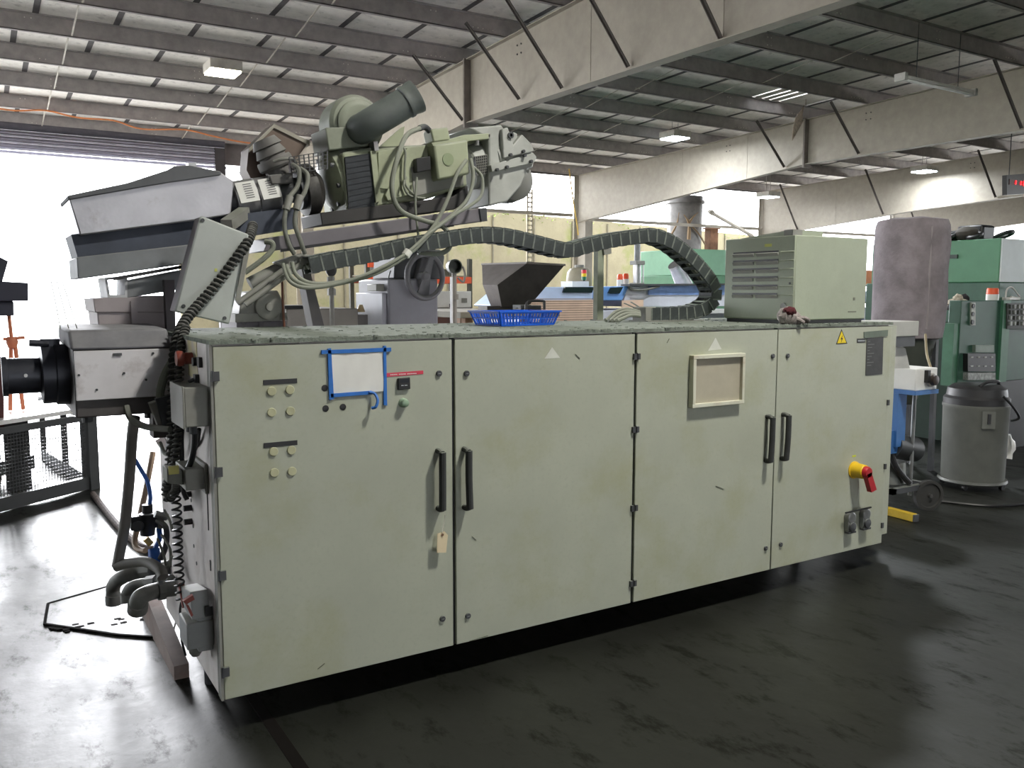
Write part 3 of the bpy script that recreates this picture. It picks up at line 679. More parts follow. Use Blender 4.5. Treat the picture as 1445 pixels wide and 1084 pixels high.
# coupling + lantern
cf = V((0.776,1.2,2.13))
obj('coupling', MB().lathe(cf, du, [(.07,-.05),(.125,-.045),(.13,-.02),(.13,.01),(.12,.02),(.08,.05)], 28), mat('dark_oily_flange', (60,58,56), .5, var=.25, vscale=20, dirt=(120,116,110), damt=.6), ex)
mesh_ = MB(); A0 = [(0.63,2.26),(0.822,2.306),(0.82,2.221),(0.642,2.188)]
for i in range(9):
    t = i/8; a = lerp(A0[0], A0[1], t); b = lerp(A0[3], A0[2], t); mesh_.bar((a[0],1.06,a[1]), (b[0],1.06,b[1]), .006, .003, up=(0,1,0))
for i in range(6):
    t = i/5; a = lerp(A0[0], A0[3], t); b = lerp(A0[1], A0[2], t); mesh_.bar((a[0],1.06,a[1]), (b[0],1.06,b[1]), .003, .006, up=(0,1,0))
obj('perforated_guard', mesh_, darkgray, ex, kind='stuff')
mf = V((0.914,1.2,2.181))
obj('motor_flange', MB().lathe(mf, du, [(.06,-.07),(.11,-.06),(.155,-.03),(.16,-.01),(.16,.02),(.14,.025)], 30), olive, ex)
for k in range(8):
    a_ = k*math.pi/4+.2; e1 = V((0,1,0)); e2 = du.cross(e1); q = mf+(e1*math.cos(a_)+e2*math.sin(a_))*.135-du*.03
    obj('flange_bolt', MB().cyl(q-du*.02, q, .012, n=8), darkgray, ex)
# motor body
mo = xz('motor_body', [(0.887,2.301),(1.051,2.342),(1.338,2.378),(1.567,2.421),(1.587,2.186),(1.351,2.102),(1.115,2.057),(0.91,2.004)], 1.03, 1.37, olive, bevel=.012)
xz('vent_grid', [(0.896,2.278),(1.026,2.305),(1.049,2.046),(0.913,2.008)], 1.018, 1.03, mat('dark_vent', (44,48,54), .7, var=.15, vscale=30), mo)
gr_ = MB(); a = [(0.892,2.276),(1.022,2.304),(1.044,2.045),(0.908,2.007)]
for i in range(11):
    p_, q_ = lerp(a[0], a[3], i/10), lerp(a[1], a[2], i/10); gr_.bar((p_[0],1.016,p_[1]), (q_[0],1.016,q_[1]), .002, .003)
obj('vent_wires', gr_, MATS['dark_vent'], mo, kind='stuff')
xz('side_cover', [(1.067,2.316),(1.199,2.355),(1.142,2.135),(1.068,2.138)], 1.01, 1.03, olive, mo, bevel=.003)
xz('side_cover', [(1.223,2.35),(1.339,2.374),(1.345,2.148),(1.114,2.077),(1.099,2.105)], 1.005, 1.03, olive, mo, bevel=.004)
xz('body_edge', [(1.024,2.315),(1.054,2.324),(1.077,2.078),(1.05,2.066)], 1.005, 1.03, olive, mo)
xz('lower_skirt', [(0.758,2.001),(1.485,2.121),(1.571,2.182),(1.579,2.101),(1.485,2.052),(0.767,1.941)], 1.0, 1.3, mat('near_black_skirt', (48,46,46), .6, var=.2), bevel=.004)  # near-black trough under the motor
xz('nameplate_panel', [(1.243,2.255),(1.548,2.308),(1.547,2.182),(1.257,2.106)], 1.0, 1.03, graym, mo, bevel=.003)
xz('switch_box', [(1.253,2.293),(1.333,2.311),(1.336,2.243),(1.256,2.223)], .96, 1.0, black, mo, bevel=.003)
tb = xz('terminal_box', [(1.337,2.364),(1.535,2.407),(1.547,2.233),(1.36,2.188)], .93, 1.02, olive, mo, bevel=.012)
xz('box_rim', [(1.329,2.374),(1.527,2.417),(1.544,2.4),(1.341,2.357)], .94, 1.02, olive, tb)
c_ = V((1.417,0.93,2.297)); obj('badge', MB().cyl(c_, c_+V((0,-.004,0)), .032, n=18), mat('olive_badge', (138,150,118), .6), tb)
xz('connector_box', [(1.356,2.454),(1.454,2.474),(1.471,2.411),(1.372,2.388)], 1.0, 1.1, olive, mo, bevel=.008)
obj('gland', MB().tube([(1.363,1.03,2.449),(1.33,1.02,2.465),(1.296,1.01,2.453)], .016, 10), darkgray, mo)
xz('top_ridge', [(1.347,2.375),(1.73,2.446),(1.731,2.476),(1.578,2.454)], 1.05, 1.3, olive, mo, bevel=.004)
# fan end and gearbox
f0 = V((1.672,1.2,2.301)); f1 = V((1.836,1.2,2.353)); df = (f1-f0).normalized()
fan = obj('fan_housing', MB().lathe(f0, df, [(.11,0),(.12,.01),(.12,.13),(.13,.135),(.15,.14),(.155,.16),(.1,.17)], 30), mat('grey_green_casting', (168,170,166), .55, var=.08, dirt=(100,100,94), damt=.5, dust=(160,164,158)), ex)
pf = MB(); a = [(1.661,2.35),(1.745,2.368),(1.749,2.27),(1.669,2.252)]
for i in range(8):
    p_, q_ = lerp(a[0], a[1], i/7), lerp(a[3], a[2], i/7); pf.bar((p_[0],1.075,p_[1]), (q_[0],1.075,q_[1]), .0025, .003, up=(0,1,0))
    p_, q_ = lerp(a[0], a[3], i/7), lerp(a[1], a[2], i/7); pf.bar((p_[0],1.075,p_[1]), (q_[0],1.075,q_[1]), .003, .0025, up=(0,1,0))
xz('fan_opening', a, 1.077, 1.1, black, fan); obj('fan_mesh', pf, graym, fan, kind='stuff')
casting = MATS['grey_green_casting']
gb = xz('gearbox', [(1.614,2.496),(1.817,2.531),(1.844,2.5),(1.918,2.499),(1.927,2.458),(1.988,2.456),(2.016,2.4),(2.035,2.394),(2.026,2.319),(1.989,2.301),(1.947,2.212),(1.854,2.118),(1.736,2.088),(1.736,2.448)], 1.06, 1.36, casting, bevel=.016)
xz('gearbox_flange', [(1.733,2.306),(2.008,2.393),(2.032,2.372),(2.013,2.339),(1.742,2.269)], 1.035, 1.38, casting, gb, bevel=.003)
xz('upper_lug', [(1.802,2.502),(1.838,2.516),(1.875,2.425),(1.93,2.487),(1.986,2.446),(2.015,2.402),(1.811,2.347)], 1.03, 1.1, casting, gb, bevel=.006)
c_ = V((1.853,1.03,2.473)); obj('lifting_eye', MB().lathe(c_, (0,-1,0), [(.018,0),(.018,.012),(.009,.012),(.009,.0)], 14), darkgray, gb)
for p_ in ((1.849,1.03,2.367), (1.941,1.03,2.371), (1.932,1.03,2.393), (1.826,1.03,2.3), (1.983,1.03,2.343), (1.763,1.03,2.281)): obj('bolt', MB().cyl(V(p_), V(p_)+V((0,-.02,0)), .009, n=6), darkgray, gb)
obj('gearbox_belly', MB().lathe(V((1.939,1.2,2.25)), (0,-1,0), [(.05,-.14),(.115,-.1),(.125,.0),(.115,.09),(.05,.13)], 24), mat('shaded_casting', (118,118,114), .6, var=.1), gb)  # darker copy of the casting, shade put into its colour
xz('cooling_fin', [(1.628,2.454),(1.742,2.473),(1.742,2.45),(1.628,2.428)], 1.06, 1.3, casting, ex)
obj('brass_fitting', MB().cyl((1.672,1.08,2.411), (1.673,1.08,2.46), .012, n=10), steel, ex)
# main side beam under the motor
xz('side_beam', [(0.501,1.873),(0.707,1.91),(1.309,2.013),(1.663,2.07),(1.671,2),(1.309,1.944),(0.567,1.819),(0.473,1.807)], .98, 1.32, violet, bevel=.004)
xz('beam_end', [(1.625,2.061),(1.669,2.07),(1.673,1.999),(1.638,1.994)], .97, 1.33, darkgray)
xz('beam_groove', [(0.549,1.819),(1.308,1.944),(1.473,1.972),(1.473,1.963),(1.308,1.933),(0.552,1.806)], .972, .98, black)
# blower on top of the motor
bc = V((1,1.18,2.461)); pax = V((-.15,-1,.0)).normalized()
bl = obj('blower_scroll', MB().lathe(bc+V((0,.11,0)), (0,-1,0), [(.06,0),(.13,.004),(.145,.02),(.145,.17),(.13,.19),(.11,.195)], 32), mat('dusty_green_grey_blower', (140,146,130), .55, var=.1, dirt=(100,102,92), damt=.6, dust=(160,162,154)), ex)
bm2 = MATS['dusty_green_grey_blower']
xz('blower_base', [(0.813,2.417),(0.829,2.31),(1.06,2.351),(1.092,2.424),(1.039,2.446)], 1.06, 1.28, bm2, ex, bevel=.006)
xz('gusset', [(1.134,2.355),(1.281,2.485),(1.301,2.494),(1.283,2.39)], 1.2, 1.215, olive, ex)
g0 = bc+V((0,-.085,0)); obj('inlet_ring', MB().lathe(g0, (0,-1,0), [(.112,0),(.112,.02),(.095,.03),(.08,.03)], 30), bm2, bl)
e0 = V((1.005,1.09,2.434)); e1_ = V((0.996,1.03,2.427)); e2_ = V((1.043,0.98,2.461)); e3 = V((1.221,0.93,2.578))
ductm = mat('dark_grey_green_duct', (100,106,104), .5, var=.15, dirt=(60,66,66), damt=.5, dust=(130,138,132))
dc = obj('suction_duct', MB().tube([e0, e1_, e2_, e2_.lerp(e3,.5), e3], .074, 24, 6), ductm, bl, label='large dark grey suction duct')
dd = (e3-e2_).normalized()
obj('duct_collar', MB().lathe(e3-dd*.05, dd, [(.074,0),(.08,.005),(.08,.02),(.076,.03),(.083,.06),(.083,.075),(.066,.075),(.064,.01)], 28), ductm, dc)
xz('clamp', [(1.035,2.359),(1.057,2.365),(1.064,2.321),(1.041,2.316)], .99, 1.05, steel, ex)

# feed throat hose and its sheet hopper
hp_ = thing('feed_hopper', 'dull brown sheet-metal feed hopper with slanted rim behind the heater bands', 'hopper', (.4, 1.3, 2.05))
hm = mat('dull_brown_sheet', (112,96,86), .6, var=.12, dirt=(80,64,54), damt=.5)
q = [(0.505,2.325),(0.631,2.454),(0.812,2.384),(0.72,2.263),(0.524,2.152),(0.491,2.218)]
obj('hopper_shell', MB().xz(q, 1.3, 1.44), hm, hp_)
obj('rim', MB().prism([(q[0][0],1.29,q[0][1]),(q[1][0],1.29,q[1][1]),(q[1][0],1.29,q[1][1]-.02),(q[0][0],1.29,q[0][1]-.02)], (0,.16,0)).prism([(q[1][0],1.29,q[1][1]),(q[2][0],1.29,q[2][1]),(q[2][0],1.29,q[2][1]-.02),(q[1][0],1.29,q[1][1]-.02)], (0,.16,0)), mat('pale_rim', (164,160,148), .6), hp_)
th = thing('feed_throat', 'grey ribbed feed throat with stacked collars above the barrel', 'feed pipe', (.55, 1.2, 2.1))
t0, t1 = V((0.551,1.2,2.359)), V((0.637,1.2,2.183)); dt = t1-t0; L = dt.length
thm = mat('dusty_grey_throat', (110,108,106), .7, var=.12, dirt=(74,72,72), damt=.5, dust=(150,150,146))
obj('throat_pipe', MB().lathe(t0, dt, [(.055,0),(.06,L*.05),(.075,L*.2),(.062,L*.22),(.078,L*.42),(.066,L*.46),(.068,L)], 22), thm, th)
obj('collar', MB().lathe(t0+dt*.5, dt, [(.082,0),(.088,.01),(.088,.04),(.08,.05)], 22), thm, th)
obj('saddle', MB().xz([(0.545,2.176),(0.659,2.194),(0.661,2.147),(0.557,2.133)], 1.1, 1.32), thm, th, bevel=.004)
obj('clamp_handle', MB().tube([(0.567,1.1,2.24),(0.609,1.08,2.254),(0.661,1.08,2.252),(0.674,1.08,2.206)], .008, 8), graym, th)
obj('clip', MB().xz([(0.636,2.24),(0.664,2.245),(0.656,2.198),(0.638,2.193)], 1.07, 1.09), mat('pale_clip', (180,172,180), .5), th)

# hanging hoses with couplings in front of the coupling
def hose(name, pts, r, m, par, **k): return obj(name, MB().tube(pts, r, 10, 6), m, par, **k)
h1 = hose('drop_hose', [(0.64,1.05,2.227),(0.664,1.02,2.198),(0.649,1,2.122),(0.594,0.96,2.056),(0.565,0.94,1.971),(0.564,0.94,1.906),(0.582,0.94,1.841),(0.611,0.96,1.8)], .011, cablem, ex)
h2 = hose('drop_hose', [(0.681,1.05,2.21),(0.699,1,2.175),(0.677,0.97,2.101),(0.631,0.95,2.024),(0.612,0.94,1.941),(0.637,0.94,1.859),(0.663,0.96,1.801)], .011, cablem, ex)
for p_, q_ in (((0.596,0.955,2.065), (0.574,0.945,2.001)), ((0.644,0.955,2.071), (0.622,0.945,2.004))): obj('hose_coupling', MB().cyl(p_, q_, .018, n=12), graym, ex)

# motor cables looping down to the chain bracket
hose('power_cable', [(1.292,1,2.451),(1.193,0.95,2.396),(1.119,0.9,2.269),(1.081,0.88,2.128),(1.125,0.88,2.021),(1.27,0.9,1.977),(1.358,0.9,1.959),(1.406,0.9,1.911),(1.406,0.9,1.846),(1.341,0.9,1.815),(1.238,0.92,1.821)], .0125, mat('pale_grey_conduit', (128,132,120), .65, var=.1, dust=(160,164,152)), ex, label='thick pale grey motor cable')
cb = MATS['pale_grey_conduit']
hose('power_cable', [(1.524,0.93,2.302),(1.454,0.9,2.225),(1.381,0.88,2.076),(1.29,0.86,1.94),(1.142,0.84,1.808),(0.972,0.84,1.713),(0.799,0.86,1.667),(0.667,0.88,1.66),(0.6,0.9,1.699),(0.587,0.92,1.758)], .010, cb, ex)
hose('power_cable', [(1.549,0.93,2.311),(1.549,0.9,2.214),(1.504,0.88,2.101),(1.424,0.87,2.024),(1.292,0.85,1.929),(1.157,0.83,1.815),(0.986,0.83,1.716),(0.813,0.85,1.664),(0.67,0.87,1.646),(0.582,0.89,1.679),(0.56,0.92,1.745)], .010, cb, ex)
hose('power_cable', [(1.566,0.93,2.269),(1.6,0.9,2.217),(1.584,0.88,2.123),(1.515,0.87,2.065),(1.411,0.86,2.008),(1.26,0.84,1.909),(1.114,0.82,1.8),(0.927,0.82,1.708),(0.756,0.84,1.653),(0.626,0.86,1.64),(0.562,0.89,1.672),(0.543,0.92,1.751)], .009, cb, ex)
hose('power_cable', [(1.259,0.97,2.201),(1.24,0.95,2.057),(1.249,0.94,1.914),(1.261,0.95,1.844)], .006, cb, ex)
hose('power_cable', [(1.209,0.99,2.2),(1.187,0.97,2.154),(1.218,0.97,2.107),(1.305,0.97,2.097)], .006, cb, ex)
hose('power_cable', [(1.192,1,2.358),(1.202,0.98,2.321),(1.197,0.98,2.233),(1.204,0.98,2.156),(1.261,0.96,2.094)], .006, cb, ex)
obj('cable_tie', MB().cyl((1.126,0.83,1.797), (1.145,0.83,1.822), .022, n=10), mat('white_tie', (220,220,214), .5), ex)
# pivot bracket and support legs under the beam
pv = xz('pivot_plate', [(0.392,1.576),(0.434,1.62),(0.57,1.627),(0.603,1.558),(0.609,1.482),(0.376,1.485)], 1.1, 1.4, graym, bevel=.006)
c_ = V((0.516,1.1,1.548)); obj('pivot_bearing', MB().lathe(c_, (0,-1,0), [(.062,0),(.062,.03),(.05,.036),(.02,.036),(.018,.05)], 24), graym, ex)
xz('base_plate', [(0.359,1.516),(0.607,1.52),(0.609,1.482),(0.358,1.476)], 1.08, 1.42, graym)
for px in ([(0.369,1.475),(0.392,1.475),(0.391,1.431),(0.368,1.431)], [(0.413,1.475),(0.477,1.477),(0.475,1.429),(0.411,1.43)], [(0.497,1.477),(0.608,1.478),(0.607,1.426),(0.496,1.429)]): xz('foot_block', px, 1.1, 1.4, violet)
for a_, b_, r_c in (((0.35,1,1.567), (0.633,1,1.768), .014), ((0.38,0.98,1.561), (0.651,0.98,1.751), .014), ((0.422,1.05,1.659), (0.586,1.05,1.742), .03)): obj('strut', MB().cyl(a_, b_, r_c, n=12), graym, ex)
xz('bracket_arm', [(0.527,1.76),(0.655,1.803),(0.703,1.797),(0.717,1.757),(0.663,1.729),(0.57,1.734)], .99, 1.05, graym, bevel=.006)
c_ = V((0.665,0.99,1.769)); obj('bracket_boss', MB().lathe(c_, (0,-1,0), [(.024,0),(.024,.02),(.014,.024)], 16), graym, ex)
hose('bent_pipe', [(0.374,0.95,1.707),(0.458,0.93,1.772),(0.498,0.93,1.815),(0.499,0.93,1.845),(0.472,0.95,1.851)], .013, cb, ex)
xz('slant_leg', [(0.739,1.749),(0.78,1.75),(0.855,1.437),(0.795,1.438)], 1.25, 1.35, mat('dark_leg', (84,82,82), .6, dust=(140,140,134)), ex)
hose('brown_wire', [(0.578,1.05,1.677),(0.578,1.05,1.576),(0.582,1.05,1.449)], .006, mat('rusty_wire', (120,78,60), .7), ex)

# tilted sheet-metal junction box in front of the beam
jp = [(0.144,1.94),(0.345,1.868),(0.248,1.479),(0.024,1.536)]
jx = thing('terminal_housing', 'tilted light grey rectangular terminal housing with a spiral cable across it', 'junction box', (jp[3][0]+.12, .78, jp[3][1]))
jm_ = mat('light_grey_sheet', (176,181,178), .5, var=.05, dirt=(130,130,118), damt=.4)
obj('cover', MB().xz(jp, .74, .755), jm_, jx, bevel=.008)
cj = (sum(a for a, b in jp)/4, sum(b for a, b in jp)/4)
obj('shell', MB().xz([lerp(cj, p_, .985) for p_ in jp], .755, .86), mat('light_grey_box_side', (176,172,178), .5, var=.06), jx, bevel=.004)
for p_ in ((0.061,0.74,1.56), (0.228,0.74,1.507), (0.151,0.74,1.92)): obj('cover_screw', MB().cyl(V(p_), V(p_)+V((0,-.004,0)), .008, n=10), darkgray, jx)
p_ = V((0.2,0.74,1.713)); obj('sticker', MB().box(p_.x-.007, p_.x+.004, .7385, .7405, p_.z-.007, p_.z+.006), MATS['faint_yellow'], jx)
obj('latch_bar', MB().bar((0.282,0.73,1.58), (0.335,0.73,1.824), .012, .02), graym, jx)
obj('mounting_arm', MB().bar((0.284,0.88,1.913), (0.422,1.1,1.993), .05, .05), graym, jx)
obj('mounting_arm', MB().bar((0.111,0.84,1.656), (0.131,1.02,1.737), .04, .04), graym, jx)

# spiral wrapped cables
def coil(path, R, r, turns, n=6, steps=12):
    P = [V(p) for p in path]; Q = []; m = len(P)
    for i in range(m-1):
        a, b, c, d = P[max(i-1,0)], P[i], P[i+1], P[min(i+2,m-1)]
        for k in range(10):
            t = k/10; Q.append(.5*((2*b)+(c-a)*t+(2*a-5*b+4*c-d)*t*t+(3*b-a-3*c+d)*t**3))
    Q.append(P[-1]); D = [0]
    for a, b in zip(Q, Q[1:]): D.append(D[-1]+(b-a).length)
    T = int(turns*steps); out = []; j = 0; e = None
    for k in range(T+1):
        s = D[-1]*k/T
        while j < len(Q)-2 and D[j+1] < s: j += 1
        t = (s-D[j])/max(1e-6, D[j+1]-D[j]); p = Q[j].lerp(Q[j+1], t); d = (Q[j+1]-Q[j]).normalized()
        if e is None: e = d.cross(V((0,1,0))).normalized()
        e = (e-d*e.dot(d)).normalized(); g = d.cross(e); a = 2*math.pi*k/steps
        out.append(p+(e*math.cos(a)+g*math.sin(a))*R)
    return MB().tube(out, r, n, 0)
sp = thing('spiral_wrapped_cable', 'thick cable in dark spiral wrap hanging over the tilted housing and cabinet end', 'cable', (-.05, .55, .95))
path = [(0.405,0.9,1.92),(0.341,0.75,1.84),(0.275,0.7,1.761),(0.186,0.69,1.649),(0.105,0.66,1.566),(0.04,0.6,1.504),(-0.01,0.52,1.435),(-0.039,0.46,1.322),(-0.049,0.45,1.184),(-0.056,0.45,1.045),(-0.069,0.45,0.933),(-0.082,0.46,0.819)]
obj('core', MB().tube(path, .013, 8, 5), rubber, sp)
obj('spiral_wrap', coil(path, .017, .0065, 62), mat('dusty_spiral_wrap', (74,74,72), .8, var=.25, vscale=40, dust=(140,140,134)), sp)
sp2 = thing('spiral_wrapped_cable', 'second spiral-wrapped cable looping beside the plug bracket on the cabinet end', 'cable', (-.05, .4, .8))
path = [(0.02,0.5,1.48),(-0.024,0.4,1.38),(-0.039,0.38,1.219),(-0.054,0.36,1.058),(-0.074,0.36,0.949),(-0.096,0.4,0.861),(-0.087,0.4,0.821),(-0.069,0.35,0.862),(-0.071,0.3,0.905)]
obj('core', MB().tube(path, .010, 8, 5), rubber, sp2)
obj('spiral_wrap', coil(path, .014, .0055, 46), MATS['dusty_spiral_wrap'], sp2)
cc = thing('coiled_cord', 'thin black coiled cord stretched down the cabinet end to the red-lidded socket', 'cord', (-.05, .35, .5))
path = [(-0.08,0.3,0.868),(-0.077,0.3,0.769),(-0.079,0.3,0.645),(-0.078,0.3,0.534),(-0.074,0.3,0.435)]
obj('coil', coil(path, .016, .0045, 16, 6, 14), black, cc)
obj('tail', MB().tube([(-0.074,0.3,0.435),(-0.08,0.3,0.403),(-0.077,0.3,0.351),(-0.077,0.3,0.281),(-0.066,0.3,0.221)], .005, 6, 4), black, cc)
# fat grey cables, plugs and flap at the cabinet end
ch = thing('cable_bundle', 'grey hose and black cables with plugs bunched at the cabinet end', 'cables', (-.06, .5, 1.2))
hose('grey_hose', [(-0.025,0.5,1.36),(-0.053,0.5,1.319),(-0.076,0.5,1.265),(-0.086,0.5,1.209),(-0.072,0.5,1.152)], .016, cb, ch, label='pale grey hose')
obj('plug', MB().bar((-0.105,0.5,1.194), (-0.075,0.5,1.096), .05, .05), graym, ch)
obj('plug', MB().bar((-0.084,0.48,1.211), (-0.058,0.48,1.08), .05, .035), darkgray, ch)
hose('black_cable', [(-0.04,0.1,1.13),(-0.041,0.12,1.066),(-0.05,0.16,0.995),(-0.069,0.2,0.956)], .011, black, ch)
hose('black_cable', [(-0.018,0.14,1.123),(-0.012,0.2,1.072),(-0,0.3,1.029)], .008, black, ch)
hose('black_cable', [(-0.024,0.4,1.257),(-0.026,0.38,1.163),(-0.038,0.36,1.07),(-0.044,0.34,0.95),(-0.052,0.3,0.876),(-0.042,0.28,0.837)], .009, black, ch)
hose('black_cable', [(-0.077,0.6,1.01),(-0.068,0.55,0.973),(-0.042,0.5,0.979),(-0.023,0.45,1.019)], .008, cb, ch)
obj('rusty_tab', MB().prism([(-0.02,1.054,0.947),(-0.02,0.833,1.001),(-0.02,0.654,0.952),(-0.02,0.951,0.93)], (-.004,0,0)), mat('brown_tab', (112,92,84), .7), ch)
for k in range(4): obj('cable_gland', MB().cyl((-.0,.42,.88-.055*k), (-.03,.42,.88-.055*k), .012, n=8), black, ch)

# ------------------------------------------------------------------ energy chain arching over to the cabinet top
chn = thing('cable_chain', 'black dusty drag chain of many links arching down onto the cabinet top', 'cable chain', (1.9, .85, 1.8))
chainm = mat('dusty_black_chain', (54,60,60), .6, var=.15, vscale=25, dirt=(110,118,112), dscale=16, damt=.35, dlo=.56, dhi=.75, dust=(128,138,128))
cpath = [V(p) for p in [(0.658,0.93,1.743),(0.792,0.93,1.773),(0.974,0.93,1.804),(1.16,0.92,1.847),(1.354,0.91,1.884),(1.514,0.9,1.911),(1.637,0.89,1.918),(1.762,0.88,1.907),(1.93,0.86,1.874),(2.087,0.85,1.847),(2.162,0.84,1.864),(2.333,0.82,1.904),(2.521,0.8,1.933),(2.643,0.79,1.945),(2.771,0.78,1.912),(2.885,0.77,1.848),(2.991,0.76,1.767),(3.099,0.76,1.666),(3.12,0.76,1.589),(3.045,0.76,1.53),(2.941,0.77,1.501),(2.782,0.78,1.494),(2.609,0.8,1.492)]]
def dense(P, k=24):
    Q = []; m = len(P)
    for i in range(m-1):
        a, b, c, d = P[max(i-1,0)], P[i], P[i+1], P[min(i+2,m-1)]
        for q in range(k):
            t = q/k; Q.append(.5*((2*b)+(c-a)*t+(2*a-5*b+4*c-d)*t*t+(3*b-a-3*c+d)*t**3))
    return Q+[P[-1]]
def resample(P, step):
    out = [P[0]]; acc = 0
    for a, b in zip(P, P[1:]):
        l = (b-a).length; 
        while acc+l >= step:
            t = (step-acc)/l; a = a.lerp(b, t); l = (b-a).length; out.append(a); acc = 0
        acc += l
    return out
pitch = .062; CP = resample(dense(cpath), pitch)
HH, WW = .078, .105
lm = MB(); light_from = []
for s in (-1, 1):
    lm.box(.001, pitch*.92, s*WW/2-.005, s*WW/2+.005, -HH/2, HH/2)
lm.box(pitch*.08, pitch*.86, -WW/2, WW/2, HH/2-.003, HH/2+.003).box(pitch*.3, pitch*.62, -WW/2, WW/2, -HH/2-.003, -HH/2+.003)
nf0 = len(lm.f)
for s in (-1, 1):
    lm.box(pitch*.9, pitch*1.04, s*(WW/2+.0048)-.002, s*(WW/2+.0048)+.001, -HH*.46, HH*.46)
    lm.box(pitch*.12, pitch*.8, s*(WW/2+.005)-.001, s*(WW/2+.005)+.001, HH*.40, HH*.47)
lme = lm.mesh('link'); lme.materials.append(chainm); lme.materials.append(mat('dusty_link_joint', (112,118,112), .8, var=.2, vscale=60))
for q in lme.polygons:
    if q.index >= nf0: q.material_index = 1
for a, b in zip(CP, CP[1:]):
    d = (b-a).normalized(); yv = V((0,1,0)); yv = (yv-d*yv.dot(d)).normalized(); zv = d.cross(yv)
    o = bpy.data.objects.new('link', lme); COL.objects.link(o); o.parent = chn
    o.matrix_local = Matrix.Translation(a-chn.location) @ Matrix((d, yv, zv)).transposed().to_4x4()
for k in range(3):
    off = V((0,-.028+.028*k,-.01+.01*(k % 2)))
    obj('inner_cable', MB().tube([p+off for p in CP[::2]]+[CP[-1]+off], .010, 6, 2), cb, chn)
obj('end_bracket', MB().box(CP[-1].x-.05, CP[-1].x+.03, .74, .86, ZT, ZT+.085), graym, chn, bevel=.004)
obj('tray', MB().box(CP[-1].x-.06, 3.02, .71, .88, ZT+.0005, ZT+.006), graym, chn)
sp_ = thing('support_post', 'dusty square post rising from the cabinet top to the drag chain', 'post', (2.72, 1.05, ZT))
pq = [(2.474,1.882),(2.521,1.887),(2.523,1.436),(2.475,1.437)]
obj('post', MB().box(pq[3][0], pq[1][0], 1.045, 1.088, ZT, pq[0][1]), mat('dusty_post', (140,146,128), .7, var=.12, vscale=14, dust=(150,156,140)), sp_, bevel=.002)
obj('bracket', MB().xz([(2.5,1.899),(2.559,1.909),(2.565,1.85),(2.512,1.841)], 1.03, 1.1), graym, sp_)
obj('foot_plate', MB().box(pq[3][0]-.02, pq[1][0]+.02, 1.03, 1.09, ZT, ZT+.006), graym, sp_)
lp = thing('cable_loops', 'loose grey cable loops lying at the end of the drag chain', 'cables', (2.85, .85, ZT))
for pts in ([(2.581,0.78,1.505),(2.508,0.8,1.525),(2.436,0.82,1.51),(2.388,0.83,1.469),(2.368,0.83,1.442)], [(2.565,0.76,1.497),(2.484,0.77,1.514),(2.428,0.79,1.498),(2.377,0.79,1.463),(2.363,0.79,1.439)], [(2.548,0.74,1.494),(2.478,0.75,1.502),(2.424,0.76,1.487),(2.379,0.76,1.46),(2.356,0.75,1.436)], [(2.54,0.73,1.486),(2.472,0.73,1.491),(2.421,0.73,1.476),(2.381,0.73,1.452),(2.363,0.72,1.433)]):
    hose('cable', [(x, y, max(z, ZT+.011)) for x, y, z in pts], .010, cb, lp)
obj('loose_strip', MB().bar((2.498,0.82,1.558), (2.603,0.8,1.516), .02, .004), graym, lp)
obj('loose_strip', MB().bar((2.578,0.86,1.565), (2.647,0.84,1.524), .02, .004), graym, lp)

# ------------------------------------------------------------------ water fittings and air unit at the cabinet end
pf_m = mat('dusty_pipe_fitting', (124,126,122), .65, var=.15, vscale=12, dirt=(84,84,80), damt=.5, dust=(160,160,152))
wf = thing('pipe_elbows', 'three dusty grey pipe elbows turning down beside the cabinet end', 'pipe fittings', (-.15, .6, .4))
for pts, r in (([(0,0.946,0.383),(-0.1,1.083,0.342),(-0.18,1.122,0.315),(-0.2,1.279,0.228),(-0.2,1.284,0.143)], .032), ([(-0.02,0.806,0.368),(-0.11,0.923,0.334),(-0.16,0.966,0.314),(-0.175,1.02,0.268),(-0.175,1.01,0.228)], .024), ([(-0.02,0.714,0.358),(-0.1,0.711,0.361),(-0.16,0.644,0.374),(-0.18,0.643,0.354),(-0.18,0.675,0.305)], .034)):
    e_ = obj('elbow', MB().tube(pts, r, 16, 6), pf_m, wf)
    p0, p1 = V(pts[1]), V(pts[0]); d = (p1-p0).normalized()
    obj('union_nut', MB().cyl(p0.lerp(p1,.1), p0.lerp(p1,.45), r*1.28, n=8), pf_m, e_)
    q0, q1 = V(pts[-2]), V(pts[-1]); obj('outlet_nut', MB().pipe(q1, q1+(q0-q1).normalized()*.045, r*1.2, r*.8, 14), pf_m, e_)
hz = thing('drain_hose', 'thick grey hose hanging from the guarded head and curling back to the fittings', 'hose', (-.2, .8, .5))
obj('hose', MB().tube([(-0.151,0.72,1.108),(-0.163,0.74,1.012),(-0.176,0.78,0.826),(-0.195,0.82,0.637),(-0.221,0.84,0.497),(-0.231,0.84,0.452)], .022, 14, 6), mat('grey_rubber_hose', (120,118,114), .65, var=.1, dust=(150,150,144)), hz)
obj('return_hose', MB().tube([(-0.234,0.84,0.453),(-0.194,0.8,0.472),(-0.135,0.72,0.491),(-0.097,0.62,0.481),(-0.091,0.58,0.456)], .022, 14, 6), MATS['grey_rubber_hose'], hz)
au = thing('air_regulator', 'black air regulator with brass taps and blue hose at the cabinet end', 'regulator', (-.1, .85, .6))
obj('bowl', MB().cyl((-0.099,0.85,0.664), (-0.103,0.85,0.57), .036, .03, 14), black, au)
obj('valve_body', MB().box(-.17, -.05, .83, .89, .60, .66), black, au, bevel=.006)
obj('knob', MB().cyl((-0.099,0.85,0.667), (-0.098,0.85,0.704), .022, n=12), black, au)
